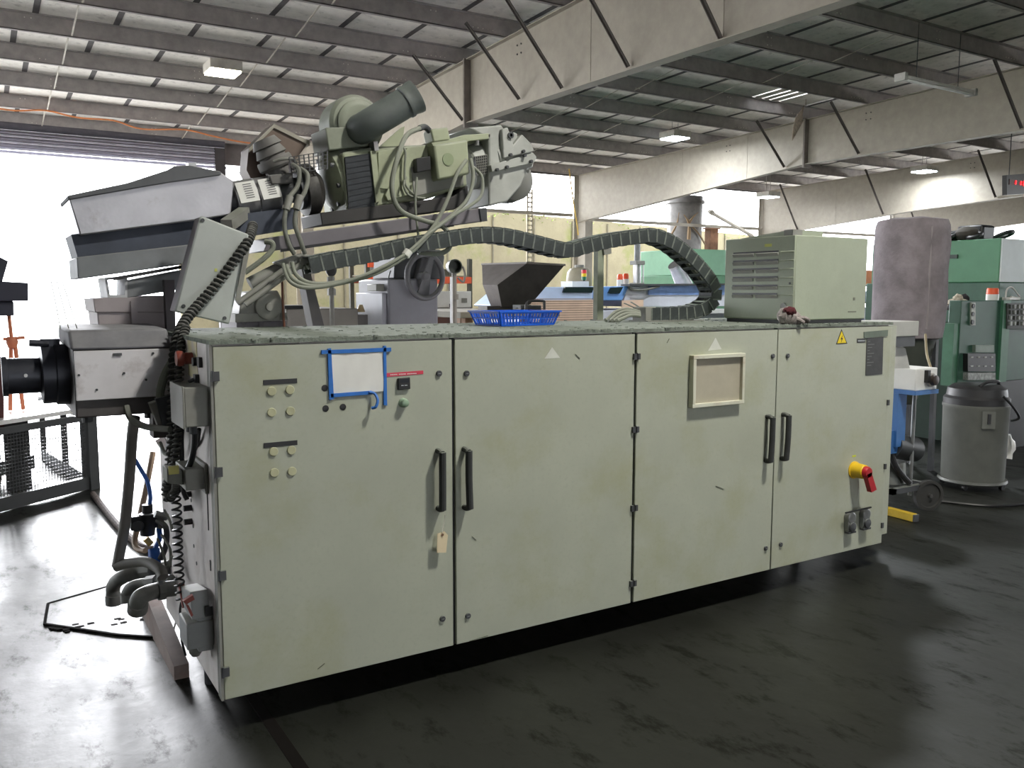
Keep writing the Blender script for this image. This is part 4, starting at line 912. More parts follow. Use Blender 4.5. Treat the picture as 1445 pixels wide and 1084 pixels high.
obj('gauge', MB().cyl((-0.134,0.84,0.618), (-0.151,0.8,0.626), .022, n=16), darkgray, au)
obj('silver_valve', MB().cyl((-0.084,0.75,0.684), (-0.036,0.75,0.662), .016, n=10).cyl((-0.064,0.75,0.69), (-0.061,0.75,0.619), .013, n=10), zinc, au, kind='stuff')
obj('brass_tap', MB().cyl((-0.112,0.85,0.556), (-0.091,0.85,0.527), .014, n=8), mat('brass', (176,146,80), .4, .7), au)
obj('black_pipe', MB().tube([(-0.076,0.75,0.652),(-0.052,0.7,0.63),(-0.055,0.7,0.553),(-0.08,0.7,0.496)], .012, 8, 4), darkgray, au)
blh = mat('blue_air_hose', (56,112,206), .4)
ah = thing('air_hose', 'thin bright blue air hose running down to the black regulator', 'hose', (-.2, .9, .7))
obj('upper_run', MB().tube([(-0.134,0.9,0.899),(-0.107,0.9,0.843),(-0.089,0.88,0.797),(-0.082,0.87,0.736),(-0.088,0.86,0.698)], .009, 8, 6), blh, ah)
obj('lower_run', MB().tube([(-0.067,0.78,0.613),(-0.066,0.78,0.566),(-0.085,0.78,0.522),(-0.097,0.75,0.479)], .011, 8, 6), blh, ah)
obj('blue_plug', MB().cyl((-0.095,0.75,0.531), (-0.097,0.72,0.478), .024, n=12), blh, ah)
tnh = thing('tan_hose', 'pale tan hose slanting down behind the blue air hose', 'hose', (-.1, 1.2, .6))
obj('hose', MB().tube([(-0.019,1.15,0.879),(-0.064,1.1,0.72),(-0.107,1.05,0.588),(-0.136,1,0.506),(-0.129,0.95,0.485),(-0.107,0.9,0.488)], .013, 8, 6), mat('tan_hose_rubber', (170,146,120), .6), tnh)
for k in range(3): obj('tangled_wire', MB().tube([(-0.087,0.7,0.589),(-0.074,0.66,0.536),(-0.066,0.62,0.485),(-0.052,0.58,0.539)] if k == 0 else ([(-0.07,0.7,0.602),(-0.056,0.6,0.564),(-0.058,0.6,0.489)] if k == 1 else [(-0.055,0.7,0.706),(-0.043,0.65,0.67),(-0.041,0.62,0.632)]), .006, 6, 5), cablem, au)
fc = thing('braided_floor_cable', 'braided grey cable lying on the floor by the mesh guard corner', 'cable', (0, 3, 0))
obj('cable', MB().tube([(p[0], p[1], .02) for p in [(0.028,4.396),(0.047,3.729),(0.074,3.136),(0.121,2.683),(0.173,2.562)]], .022, 10, 5), mat('braided_sleeve', (120,108,104), .8, var=.35, vscale=60), fc)

# ------------------------------------------------------------------ machines behind the cabinet
mc = thing('machine_pedestal', 'grey machine pedestal with large round handwheel behind the cabinet', 'machine', (1.68, 2.1, 0))
pb_ = [(1.502,1.704),(1.846,1.707)]
blue_grey = mat('blue_grey_machine_paint', (140,140,148), .5, var=.06, dirt=(104,102,106), damt=.4)
obj('column', MB().box(pb_[0][0], pb_[1][0], 1.9, 2.4, 0, pb_[0][1]), blue_grey, mc, bevel=.012)
obj('side_face', MB().box(pb_[0][0]-.03, pb_[0][0], 1.93, 2.37, .4, 1.615), mat('pale_side_face', (176,178,188), .5, var=.05), mc, bevel=.004)  # paler slab laid over the column's side face
obj('junction', MB().box(pb_[0][0]-.06, pb_[0][0]-.005, 1.95, 2.1, 1.625, 1.67), graym, mc, bevel=.004)
obj('bent_rod', MB().tube([(1.514,1.95,1.652),(1.524,1.95,1.709),(1.539,1.95,1.754)], .005, 6, 3), zinc, mc)
xz('head_casting', [(1.563,1.701),(1.574,1.851),(1.614,1.887),(1.893,1.895),(1.924,1.85),(1.902,1.704)], 1.95, 2.3, darkgray, mc, bevel=.01)
xz('arm', [(1.727,1.835),(1.817,1.837),(1.785,1.711),(1.774,1.594),(1.714,1.595),(1.696,1.71)], 1.88, 1.95, mat('wheel_spoke_grey', (104,104,108), .55, dust=(150,150,146)), mc, bevel=.006)
hw = V((1.721,1.83,1.718)); ring = [hw+V((math.cos(a)*.137*1.0, -.0+.03*math.cos(a), math.sin(a)*.137)) for a in [2*math.pi*i/32 for i in range(32)]]
hw_o = obj('handwheel', MB().tube(ring, .0175, 10, 0, True), MATS['wheel_spoke_grey'], mc)
obj('hub', MB().lathe(hw, (0,-1,0), [(.03,-.06),(.03,.01),(.018,.02)], 16), MATS['wheel_spoke_grey'], hw_o)
for a in (1.2, 1.2+math.pi): obj('spoke', MB().bar(hw, hw+V((math.cos(a)*.13, 0, math.sin(a)*.13)), .03, .014, up=(0,1,0)), MATS['wheel_spoke_grey'], hw_o)

tr = thing('machine_bed', 'low grey machine bed seen between the slanted leg and the pedestal', 'machine', (1.2, 2.3, 0))
bb = [(0.887,1.519),(1.339,1.529)]
obj('bed', MB().box(bb[0][0], bb[1][0], 2.0, 2.8, .5, bb[0][1]), mat('warm_grey_bed', (136,132,126), .6, var=.08), tr, bevel=.006)
obj('bed_rail', MB().box(bb[0][0], bb[1][0]-.25, 2.05, 2.3, bb[0][1], bb[0][1]+.02), black, tr)
obj('leg_frame', MB().box(bb[0][0]+.05, bb[1][0]-.05, 2.1, 2.7, 0, .5), darkgray, tr)
bl2 = [(1.338,1.498),(1.543,1.496)]
obj('ledge', MB().box(bl2[0][0], bl2[1][0]-.12, 2.05, 2.5, 1.2, bl2[0][1]-.02), mat('ledge_grey', (112,110,108), .6), tr)
obj('coolant_cup', MB().cyl((1.397,2.1,1.495), (1.398,2.1,1.54), .028, .012, 14), mat('cream_cup', (206,184,140), .5), tr)
va = thing('hose_stand', 'thin upright pipe with dark wrapped top and clamp behind the loops of cable', 'pipe', (1.1, 1.7, 0))
a, b = V((1.061,1.7,1.782)), V((1.056,1.7,1.384))
obj('pipe', MB().cyl((a.x,1.7,0), (a.x,1.7,a.z), .013, n=10), graym, va)
obj('wrapped_top', MB().lathe((a.x,1.7,a.z+.01), (0,0,-1), [(.025,0),(.034,.02),(.03,.06),(.018,.08)], 12), black, va)
c_ = V((1.058,1.7,1.677)); obj('clamp', MB().cyl(c_-V((0,0,.03)), c_+V((0,0,.03)), .022, n=10), graym, va)
c_ = V((1.061,1.7,1.62)); obj('clamp', MB().cyl(c_-V((0,0,.02)), c_+V((0,0,.02)), .025, n=6), graym, va)
obj('base', MB().cyl((a.x,1.7,0), (a.x,1.7,.02), .12, n=16), graym, va)
vb = thing('probe_post', 'slim upright post with dark round cup on top next to the blue basket', 'post', (2.2, 2.4, 0))
a = V((2.229,2.4,1.758)); 
obj('post', MB().cyl((a.x,2.4,0), (a.x,2.4,a.z), .017, n=12), mat('post_grey', (120,116,110), .6), vb)
obj('bright_edge', MB().box(a.x-.028, a.x-.020, 2.385, 2.415, 0, a.z-.03), mat('pale_strip', (206,206,206), .5), vb)
c_ = V((2.241,2.38,1.802)); obj('cup', MB().lathe(c_+V((0,.08,0)), (-.2,-1,0), [(.02,0),(.05,.02),(.052,.09),(.044,.09),(.04,.03)], 18), mat('dark_green_cup', (48,54,48), .5), vb)
c_ = V((2.234,2.4,1.597)); obj('collar', MB().cyl(c_-V((0,0,.03)), c_+V((0,0,.01)), .028, n=12), mat('post_grey', (120,116,110), .6), vb)
obj('side_bracket', MB().tube([(2.257,2.4,1.723),(2.303,2.4,1.693),(2.315,2.4,1.754),(2.298,2.4,1.804)], .008, 6, 4), MATS['post_grey'], vb)
obj('base', MB().cyl((a.x,2.4,0), (a.x,2.4,.02), .14, n=16), darkgray, vb)

# tapered black hopper on its bench
bh = thing('steel_hopper', 'dark tapered sheet-steel hopper standing on the bench behind the blue basket', 'hopper', (4.0, 4.6, 1.445))
hm1 = mat('dark_hopper_steel', (62,60,58), .45, .3, var=.2, dirt=(40,38,36), damt=.5)
hl = mat('pale_hopper_side', (126,120,120), .4, .4, var=.15, dirt=(90,84,82), damt=.5)  # side sheet is paler than the face sheet
A_, B_, C_, D_2 = (4.003,4.2,1.912), (3.912,4.95,1.916), (3.682,4.24,1.693), (3.692,4.55,1.695)
E_, F_ = (3.767,4.3,1.477), (3.75,4.48,1.474)
G_, H_2, I_ = (4.459,4.2,1.899), (4.154,4.26,1.567), (4.069,4.3,1.474)
bk_ = lambda p, d: (p[0], p[1]+d, p[2])
xf = MB()
vs_ = [A_, C_, E_, I_, H_2, G_, (G_[0]-.05,4.95,G_[2]), (H_2[0]-.05,4.6,H_2[2]), (I_[0],4.5,I_[2])]
xf.add(vs_, [(0,1,2,3,4,5), (5,4,7,6), (4,3,8,7)])
obj('face_sheet', xf, hm1, bh)
xf = MB(); xf.add([B_, A_, C_, D_2, F_, E_], [(0,1,2,3), (3,2,5,4)])
obj('side_sheet', xf, hl, bh)
xf = MB(); xf.add([B_, D_2, F_, (G_[0]-.05,4.95,G_[2]), (H_2[0]-.05,4.6,H_2[2]), (I_[0],4.5,I_[2])], [(0,1,4,3), (1,2,5,4)])
obj('hopper_sheet', xf, hm1, bh)
xf = MB(); up_ = [B_, A_, G_, (G_[0]-.05,4.95,G_[2])]
for k in range(4): xf.bar(up_[k], up_[(k+1) % 4], .02, .02)
obj('rim', xf, mat('hopper_rim', (110,106,102), .5, .3), bh)
hb0 = [(3.562,1.48),(4.038,1.476)]
obj('outlet', MB().box(hb0[0][0]+.05, hb0[1][0]-.02, 4.32, 4.5, 1.445, hb0[0][1]+.004), hm1, bh)
be = thing('work_bench', 'long dusty work bench with thick top holding the dark hopper', 'bench', (3.9, 4.2, 0))
bq = [(2.98,1.447),(4.053,1.43)]
obj('bench_top', MB().box(bq[0][0], bq[1][0], 3.7, 5.2, 1.39, 1.445), mat('dusty_bench_top', (134,130,116), .7, var=.12, dust=(168,164,152)), be, bevel=.004)
for x in (bq[0][0]+.1, bq[1][0]-.35):
    for y in (3.8, 5.05): obj('leg', MB().box(x, x+.08, y, y+.08, 0, 1.39), mat('rust_leg', (142,110,84), .7), be)
dh = thing('door_pull', 'black bent tube handle lying on the bench end by the tan screen', 'handle', (4.3, 3.9, 1.4))
p_ = [(3.764,1.423),(3.771,1.517),(3.803,1.537),(3.958,1.536),(3.974,1.516),(3.975,1.434)]
obj('tube', MB().tube([(p_[0][0],3.85,1.455),(p_[1][0],3.85,p_[1][1]),(p_[2][0],3.85,p_[2][1]),(p_[3][0],3.85,p_[3][1]),(p_[4][0],3.85,p_[4][1]),(p_[5][0],3.85,1.455)], .013, 8, 3), black, dh)
bx_ = thing('machine_vise', 'small grey machine vise on the bench inside the black bent handle', 'vise', (4.2, 3.95, 1.445))
v0 = [(3.771,1.448),(4.008,1.446)]
obj('jaw', MB().box(v0[0][0], v0[0][0]+.12, 3.95, 4.1, 1.445, 1.50), darkgray, bx_, bevel=.004)
obj('jaw', MB().box(v0[1][0]-.13, v0[1][0], 3.95, 4.1, 1.445, 1.495), darkgray, bx_, bevel=.004)
obj('screw', MB().cyl((v0[0][0],4.02,1.465), (v0[1][0],4.02,1.465), .012, n=10), steel, bx_)

wbx = thing('white_chiller', 'white and grey box unit with vent square behind the slim post', 'machine', (4.15, 6.3, 0))
w0 = [(3.911,1.632),(4.365,1.633)]
obj('upper_box', MB().box(w0[0][0], w0[1][0], 6, 6.6, 1.44, 1.633), white, wbx, bevel=.006)
obj('lower_box', MB().box(w0[0][0], w0[1][0], 6.02, 6.6, 1.33, 1.44), mat('light_grey_case', (176,174,172), .5), wbx)
obj('base', MB().box(w0[0][0], w0[1][0], 6.02, 6.6, 0, 1.33), mat('brown_base', (96,66,58), .6), wbx)
c_ = V((4.268,6,1.524)); obj('vent_square', MB().box(c_.x-.035, c_.x+.035, 5.99, 6, c_.z-.027, c_.z+.027), graym, wbx)
c_ = V((4.087,6,1.466)); obj('latch', MB().box(c_.x-.02, c_.x+.02, 5.98, 6, c_.z-.02, c_.z+.02), black, wbx)

# storage rack with orange beams near the yard wall
rk = thing('pallet_rack', 'storage rack with orange beams and dark uprights in front of the yard wall', 'rack', (8.6, 16, 0))
for px in (519, 612, 664):
    a = V((7.154,16,2.153)) if px == 519 else (V((8.87,16,2.179)) if px == 612 else V((9.897,16,2.195)))
    obj('upright', MB().box(a.x-.05, a.x+.05, 16, 16.1, 0, 2.45).box(a.x-.05, a.x+.05, 17, 17.1, 0, 2.45), mat('dark_olive_upright', (72,70,60), .6), rk)
r0_, r1_ = V((7.15,16,1.923)), V((9.896,16,1.948))
obj('beam', MB().box(r0_.x, r1_.x, 15.95, 16.0, 1.84, 2.0), orange, rk)
obj('beam', MB().box(r0_.x, r1_.x-1.0, 15.95, 16.0, 2.2, 2.32), orange, rk)
obj('beam', MB().box(r0_.x, r1_.x, 17.1, 17.15, 1.84, 2.0), orange, rk)
obj('deck', MB().box(r0_.x, r1_.x, 16, 17.1, 2.0, 2.03), mat('rack_deck', (120,116,100), .8), rk)
for x, s, c in ((8.75,.2,(52,50,44)), (9.15,.16,(88,84,70)), (7.5,.22,(70,66,60))): tag(obj('stored_crate', MB().box(x, x+s*1.6, 16.2, 16.8, 2.03, 2.03+s), mat('crate_%d' % c[0] if False else 'dark_crate_'+{52:'charcoal',88:'olive',70:'brown'}[c[0]], c, .8)), {52:'charcoal stored crate on the orange rack behind the handwheel', 88:'olive stored crate on the orange rack, beside the charcoal one', 70:'brown stored crate on the orange rack near the slanted leg'}[c[0]], 'crate')

# long blue machine with tan perforated screen
bm_ = thing('blue_machine', 'long blue and grey processing machine with tan perforated screen', 'machine', (7.6, 7.3, 0))
bpaint = mat('sky_blue_paint', (110,160,226), .5, var=.06)
bpale = mat('pale_blue_grey_paint', (204,206,216), .5, var=.06)
xz('hood', [(5.734,1.432),(6.085,1.696),(6.95,1.7),(6.927,1.516),(5.757,1.412)], 7.0, 8.4, mat('pale_sky_blue_paint', (186,206,238), .5, var=.05), bm_, bevel=.01)
xz('window', [(6.422,1.697),(6.935,1.699),(6.898,1.618),(6.386,1.617)], 6.97, 7.0, mat('dark_glass', (24,30,38), .15), bm_)
xz('hood', [(6.95,1.7),(7.609,1.713),(7.478,1.504),(6.927,1.505)], 7.0, 8.4, bpaint, bm_, bevel=.01)
xz('window', [(7.246,1.691),(7.471,1.702),(7.406,1.608),(7.195,1.608)], 6.97, 7.0, MATS['dark_glass'], bm_)
xz('long_housing', [(7.581,1.713),(9.597,1.746),(9.61,1.405),(7.779,1.407),(7.505,1.503)], 7.0, 8.4, bpale, bm_, bevel=.01)
xz('blue_band', [(7.971,1.715),(9.587,1.745),(9.593,1.587),(7.974,1.587)], 6.98, 7.0, mat('blue_band_paint', (120,150,206), .5), bm_)
xz('dark_rail', [(7.529,1.744),(9.565,1.768),(9.566,1.74),(7.53,1.713)], 6.9, 7.1, darkgray, bm_)
sq = [(5.629,1.512),(6.852,1.518),(6.859,1.043),(5.574,1.073)]
scm = mat('tan_screen_sheet', (238,208,184), .7, var=.06, dirt=(206,170,150), damt=.4)
scr = xz('screen', sq, 6.8, 6.82, scm, bm_, label='tan perforated guard screen')
hl_ = MB(); x0, x1 = sq[3][0]+.05, sq[1][0]-.03
for i in range(46):
    for j in range(11):
        x = x0+(x1-x0)*i/45; z = 1.53-.032*j
        hl_.add([(x-.009,6.797,z-.007),(x+.009,6.797,z-.007),(x+.009,6.797,z+.007),(x-.009,6.797,z+.007)], [(0,1,2,3)])
obj('perforation', hl_, mat('screen_hole', (150,124,108), .8), scr, kind='stuff')
s2_ = [(7.397,1.505),(7.802,1.514),(7.804,1.398),(7.399,1.38)]
xz('screen', s2_, 6.9, 6.92, scm, bm_)
b0_ = [(5.763,1.352),(9.715,1.31)]
obj('base_frame', MB().box(b0_[0][0], b0_[1][0], 7.0, 8.4, 0, 1.36), bpale, bm_, bevel=.01)
obj('white_deck', MB().box(8.2, b0_[1][0]+.1, 6.7, 7.0, 1.30, 1.36), white, bm_)
tl = thing('tower_light', 'red, yellow and green signal tower light on white box of the blue machine', 'signal light', (7.05, 7.5, 1.7))
c_ = V((7.14,7.5,1.777)); w_ = [(6.858,1.785),(7.159,1.787),(7.16,1.702),(6.859,1.701)]
obj('white_box', MB().xz(w_, 7.4, 7.7), white, tl)
zt_ = V((7.138,7.5,1.979)).z; hh = (zt_-c_.z)/4
for k, (n_, c) in enumerate((('green_lens', (30,110,80)), ('yellow_lens', (236,200,40)), ('red_lens', (226,50,60)))):
    obj(n_, MB().cyl((c_.x,7.5,c_.z+hh*(k+.6)), (c_.x,7.5,c_.z+hh*(k+1.55)), .038, n=14), mat(n_, c, .3, var=0), tl, label=n_.split('_')[0]+' lens')
obj('stem', MB().cyl((c_.x,7.5,c_.z), (c_.x,7.5,c_.z+hh*.6), .02, n=10), black, tl)
obj('cap', MB().cyl((c_.x,7.5,c_.z+hh*3.55), (c_.x,7.5,c_.z+hh*3.8), .036, n=14), darkgray, tl)
ob = thing('orange_beacon', 'pair of orange beacon caps on white bases above the blue machine', 'beacon', (7.9, 7.4, 1.7))
for px in (0, 1):
    c_ = V((7.753,7.4,1.846)) if px == 0 else V((7.905,7.45,1.859))
    obj('beacon_cap', MB().lathe((c_.x,c_.y,c_.z-.03), (0,0,1), [(.045,0),(.045,.06),(.03,.085)], 16), orange, ob)
    obj('base', MB().cyl((c_.x,c_.y,1.69), (c_.x,c_.y,c_.z-.03), .05, n=16), white, ob)
sa = thing('pneumatic_cylinder', 'silver pneumatic cylinder with square end caps and grey rod above the blue machine', 'cylinder', (8.0, 7.2, 1.7))
c0 = V((7.925,7.2,1.737)); c1 = V((7.918,7.2,2.07)); c2 = V((7.951,7.2,2.476))
obj('tube', MB().cyl(c0, c1, .06, n=18), mat('satin_aluminium', (176,176,178), .35, .6), sa)
for z in (c0.z, c1.z): obj('end_cap', MB().box(c0.x-.085, c0.x+.085, 7.12, 7.28, z-.03, z+.03), graym, sa, bevel=.006)
for dx in (-.065, .065): obj('tie_rod', MB().cyl((c0.x+dx,7.14,c0.z), (c0.x+dx,7.14,c1.z), .009, n=8), steel, sa)
obj('rod', MB().cyl((c1.x,7.2,c1.z), (c1.x,7.2,c2.z), .045, n=14), mat('rod_grey', (130,132,132), .5), sa)
hose('air_line', [(7.609,7,1.713),(7.623,6.95,1.661),(7.826,6.9,1.661),(8.146,6.95,1.715)], .016, cablem, sa)
td = thing('silver_chute', 'tilted bright silver tube behind the arch of the drag chain', 'chute', (9.0, 7.6, 1.7))
obj('tube', MB().cyl((9.043,7.6,2.068), (9.27,7.6,1.724), .1, .14, 22), mat('bright_tube', (196,198,204), .25, .6), td)
obj('rim', MB().cyl((9.027,7.6,2.079), (9.059,7.6,2.045), .11, n=22), steel, td)
tk = thing('storage_tank', 'dull beige round-topped storage tank in front of the yard wall', 'tank', (9.0, 10.3, 0))
a, b = V((8.709,10,1.916)), V((9.282,10,1.923)); rT = (b.x-a.x)/2*.86; cT = (a.x+b.x)/2+.1
obj('shell', MB().lathe((cT,10.3,0), (0,0,1), [(rT,.05),(rT,1.86),(rT*.93,2.0),(rT*.7,2.07),(.05,2.1)], 28), mat('beige_tank', (150,144,124), .6, var=.08), tk)
obj('lid', MB().cyl((cT,10.3,2.09), (cT,10.3,2.14), .09, n=16), graym, tk)
gm_ = thing('pale_green_machine', 'pale green sheet-metal machine between the drag chain and the cooling unit', 'machine', (11.3, 9.5, 0))
gq = [(10.676,2.434),(11.72,2.489)]
obj('upper_panel', MB().box(gq[0][0], gq[1][0]+.3, 9, 10.4, 1.95, gq[0][1]), mat('mint_green_paint', (132,186,150), .5, var=.05), gm_, bevel=.01)
obj('lower_panel', MB().box(gq[0][0], gq[1][0]+.3, 9.02, 10.4, 0, 1.95), mat('mid_green_paint', (84,144,104), .5, var=.06), gm_, bevel=.01)
ed = thing('exhaust_duct', 'wide smoky grey vertical exhaust duct in the opening under the rafter', 'duct', (21.9, 21.3, 4.2))
obj('pipe', MB().cyl((21.95,21.3,0), (21.95,21.3,5.15), .56, .66, 26), mat('smoky_duct', (112,110,108), .6, var=.15), ed)
obj('flashing', MB().cyl((21.95,21.3,4.9), (21.95,21.3,5.0), .72, n=26), mat('smoky_duct', (112,110,108), .6), ed)
# lattice posts, pipes and bare twigs outside the openings
lpst = thing('lattice_post', 'thin perforated post standing in the bright opening behind the gearbox', 'post', (13.2, 21.2, 0))
a = V((15.026,21.2,4.699))
for dx in (-.09, .09): obj('rail', MB().box(a.x+dx-.025, a.x+dx+.025, 21.2, 21.25, 0, 5.0), mat('pale_post_paint', (184,176,156), .6), lpst)
for k in range(16): obj('rung', MB().box(a.x-.09, a.x+.09, 21.2, 21.24, 2.6+.15*k, 2.65+.15*k), MATS['pale_post_paint'], lpst)
tw = thing('bare_twigs', 'bare twigs growing up the yard wall in front of the smoky duct', 'twigs', (20, 22, 2.5))
rnd = random.Random(3)
tj = [(21.506,20.58,3.544), (21.488,20.58,4.128), (21.238,20.58,4.42), (21.928,20.58,4.53), (22.32,20.58,3.39), (20.681,20.58,3.718), (20.998,20.58,4.484)]
obj('branch', MB().tube([tj[0], tj[1], tj[2]], [.07,.05,.02], 6, 4), mat('twig_bark', (128,108,84), .9), tw)
obj('branch', MB().tube([tj[1], V(tj[1]).lerp(V(tj[3]),.5)+V((0,0,.04)), tj[3]], [.05,.03,.015], 6, 4), MATS['twig_bark'], tw)
obj('branch', MB().tube([tj[1], V(tj[1]).lerp(V(tj[4]),.5)+V((.05,0,.04)), tj[4]], .03, 6, 4), MATS['twig_bark'], tw)
obj('branch', MB().tube([tj[5], V(tj[5]).lerp(V(tj[6]),.5)+V((.08,0,0)), tj[6]], [.04,.03,.015], 6, 4), MATS['twig_bark'], tw)
rp = thing('rusty_post', 'short rusty brown post at the end of the weathered wall', 'post', (20, 20.9, 0))
a = V((23.089,20.9,3.823)); obj('post', MB().box(a.x-.2, a.x+.2, 20.9, 21.2, 0, 4.0), mat('rust_brown', (140,104,80), .8, var=.2), rp)
obj('cap', MB().box(a.x-.26, a.x+.26, 20.85, 21.25, 4.0, 4.06), MATS['rust_brown'], rp)
dp = thing('diagonal_pipe', 'pale pipe slanting across the opening left of the cooling unit', 'pipe', (22, 20, 4))
obj('pipe', MB().cyl((21.498,19.6,4.483), (23.732,19.6,3.696), .06, n=10), beam_paint, dp)
obj('clamp', MB().cyl((21.602,19.6,4.463), (21.706,19.6,4.419), .09, n=10), beam_paint, dp)

# ------------------------------------------------------------------ end of hall beyond the cabinet
lg = thing('ledge_tray', 'light grey box ledge with dark underside sticking out past the cabinet end', 'tray', (4.2, .8, 1.36))
l0 = [(4.452,1.438),(4.755,1.43),(4.763,1.329),(4.46,1.327)]
obj('tray', MB().box(l0[0][0]-.12, l0[1][0], .45, .75, l0[2][1], l0[1][1]), mat('light_grey_tray', (168,168,162), .5, var=.05), lg, bevel=.004)
obj('underside', MB().box(l0[0][0]-.12, l0[1][0]-.02, .46, .74, l0[2][1]-.07, l0[2][1]), darkgray, lg)
obj('pedestal', MB().xz([(4.567,1.284),(4.695,1.242),(4.754,1.103),(4.58,1.111)], .5, .7), mat('pale_lit_grey', (176,176,170), .5), lg)  # pale block; the light on it is put into its colour
obj('foot', MB().box(4.25, 4.42, .5, .7, 0, 1.1), mat('dark_foot', (60,62,60), .6), lg)

fb_ = thing('filter_bag', 'tall grey fabric-covered filter drum standing past the cooling unit', 'filter drum', (6.45, 1.85, 0))
q0, q1 = V((6.025,1.6,1.701)), V((6.933,1.6,1.707)); rB = (q1.x-q0.x)/2*.70; cB = V(((q0.x+q1.x)/2+.10, 1.75, 0))
fabm = mat('grey_felt', (140,132,136), .95, var=.2, vscale=5, dirt=(104,96,98), dscale=2, damt=.6, bump=.4, bscale=40)
mb = MB().lathe((cB.x,cB.y,1.22), (0,0,1), [(rB*.8,-.02),(rB*.93,.0),(rB*.97,.12),(rB*1.0,.35),(rB*.985,.6),(rB*1.0,.85),(rB*.99,1.0),(rB*.93,1.05),(rB*.6,1.07),(.05,1.065)], 36)
rnd = random.Random(5)
mb.v = [(x+.004*math.sin(z*17+x*9), y+.004*math.sin(z*13+y*11), z+(.003*math.sin(math.atan2(y-cB.y, x-cB.x)*5) if z > 2.2 else 0)) for x, y, z in mb.v]
obj('felt_cover', mb, fabm, fb_)
e_ = V((-.45,-.89,0)); obj('seam', MB().bar(cB+e_*rB*.985+V((0,0,1.3)), cB+e_*rB*.985+V((0,0,2.2)), .012, .012, up=(1,0,0)), mat('felt_seam', (160,152,152), .9), fb_)
obj('cone', MB().lathe((cB.x,cB.y,1.2), (0,0,-1), [(rB*.8,0),(rB*.5,.35),(rB*.35,.55),(.08,.6)], 24), mat('dark_cone', (70,74,66), .6), fb_)
for k in range(4):
    a = k*math.pi/2+.4; obj('leg', MB().bar((cB.x+math.cos(a)*rB*.75,cB.y+math.sin(a)*rB*.75,1.2), (cB.x+math.cos(a)*rB*.8,cB.y+math.sin(a)*rB*.8,0), .04, .04), darkgray, fb_)
hcd = thing('hanging_cord', 'tan cord hanging from the filter drum to the white box dial', 'cord', (5.4, .9, 1.0))
obj('cord', MB().tube([(6.002,1.2,1.277),(5.723,1,1.135),(5.633,0.9,1.023),(5.124,0.58,1.004)], .01, 6, 5), mat('tan_cord', (150,138,110), .7), hcd)

# conveying unit: white motor box on a blue stand with wheels
cu = thing('white_loader_cart', 'white box unit with round dial on wheeled blue stand past the cabinet end', 'loader', (5.15, .75, 0))
wq = [(4.98,1.081),(5.237,1.059),(5.242,0.908),(4.987,0.903)]
y1 = 1.1
obj('housing', MB().box(wq[0][0], wq[1][0], .6, y1, wq[3][1]+.02, wq[0][1]), white, cu, bevel=.006)
obj('blue_plate', MB().box(wq[0][0]-.01, wq[1][0]+.01, .59, y1+.03, wq[3][1]-.01, wq[3][1]+.02), blue, cu)
bl_ = [(4.966,0.72,0.793),(5.068,0.72,0.786)]
obj('blue_leg', MB().box(bl_[0][0], bl_[1][0], .72, .80, .5, wq[3][1]-.01).box(bl_[0][0]-.03, bl_[1][0]-.02, .74, .84, .45, .62), blue, cu)
c_ = V((5.148,0.6,0.996)); obj('dial', MB().lathe(c_, (0,-1,0), [(.05,0),(.05,.02),(.042,.022)], 20), mat('dial_grey', (150,146,140), .5), cu)
obj('dial_knob', MB().lathe(c_+V((0,-.02,0)), (0,-1,0), [(.038,0),(.036,.03),(.02,.035)], 18), mat('brown_knob', (60,52,48), .5), cu)
c_ = V((5.094,0.6,1.029)); obj('black_fitting', MB().box(c_.x-.015, c_.x+.015, .57, .6, c_.z-.05, c_.z+.04), black, cu)
obj('pole', MB().cyl((5.16,.72,.12), (5.16,.72,.9), .014, n=10), zinc, cu)
obj('motor', MB().cyl((5.02,.8,.50), (5.3,.8,.44), .095, n=18), mat('dark_motor', (54,56,58), .5, var=.15), cu)
obj('black_hose', MB().tube([(5.0,.85,.75),(4.98,.8,.55),(5.02,.75,.35),(5.12,.7,.22)], .022, 10, 5), black, cu)
obj('frame', MB().box(4.9, 5.35, .68, .72, .16, .2).box(4.9, 5.35, 1.0, 1.04, .16, .2).box(4.9, 4.94, .68, 1.04, .16, .2).box(5.31, 5.35, .68, 1.04, .16, .2), darkgray, cu)
obj('tank', MB().cyl((5.12,.88,.2), (5.12,.88,.36), .13, .12, 20), mat('dull_silver_pan', (120,122,118), .5, .4), cu)
rw = .115
for (x, y) in ((5.30,.66),(4.93,.99)):
    wh = obj('wheel', MB().lathe((x,y,rw), (-.35,-.94,0), [(rw*.55,-.012),(rw,-.018),(rw,.018),(rw*.8,.02),(rw*.76,.008),(rw*.2,.012)], 26), mat('worn_tyre', (52,52,50), .7), cu)
    obj('hub_cap', MB().cyl((x,y,rw), (x-.012,y-.034,rw), .015, n=12), steel, wh)

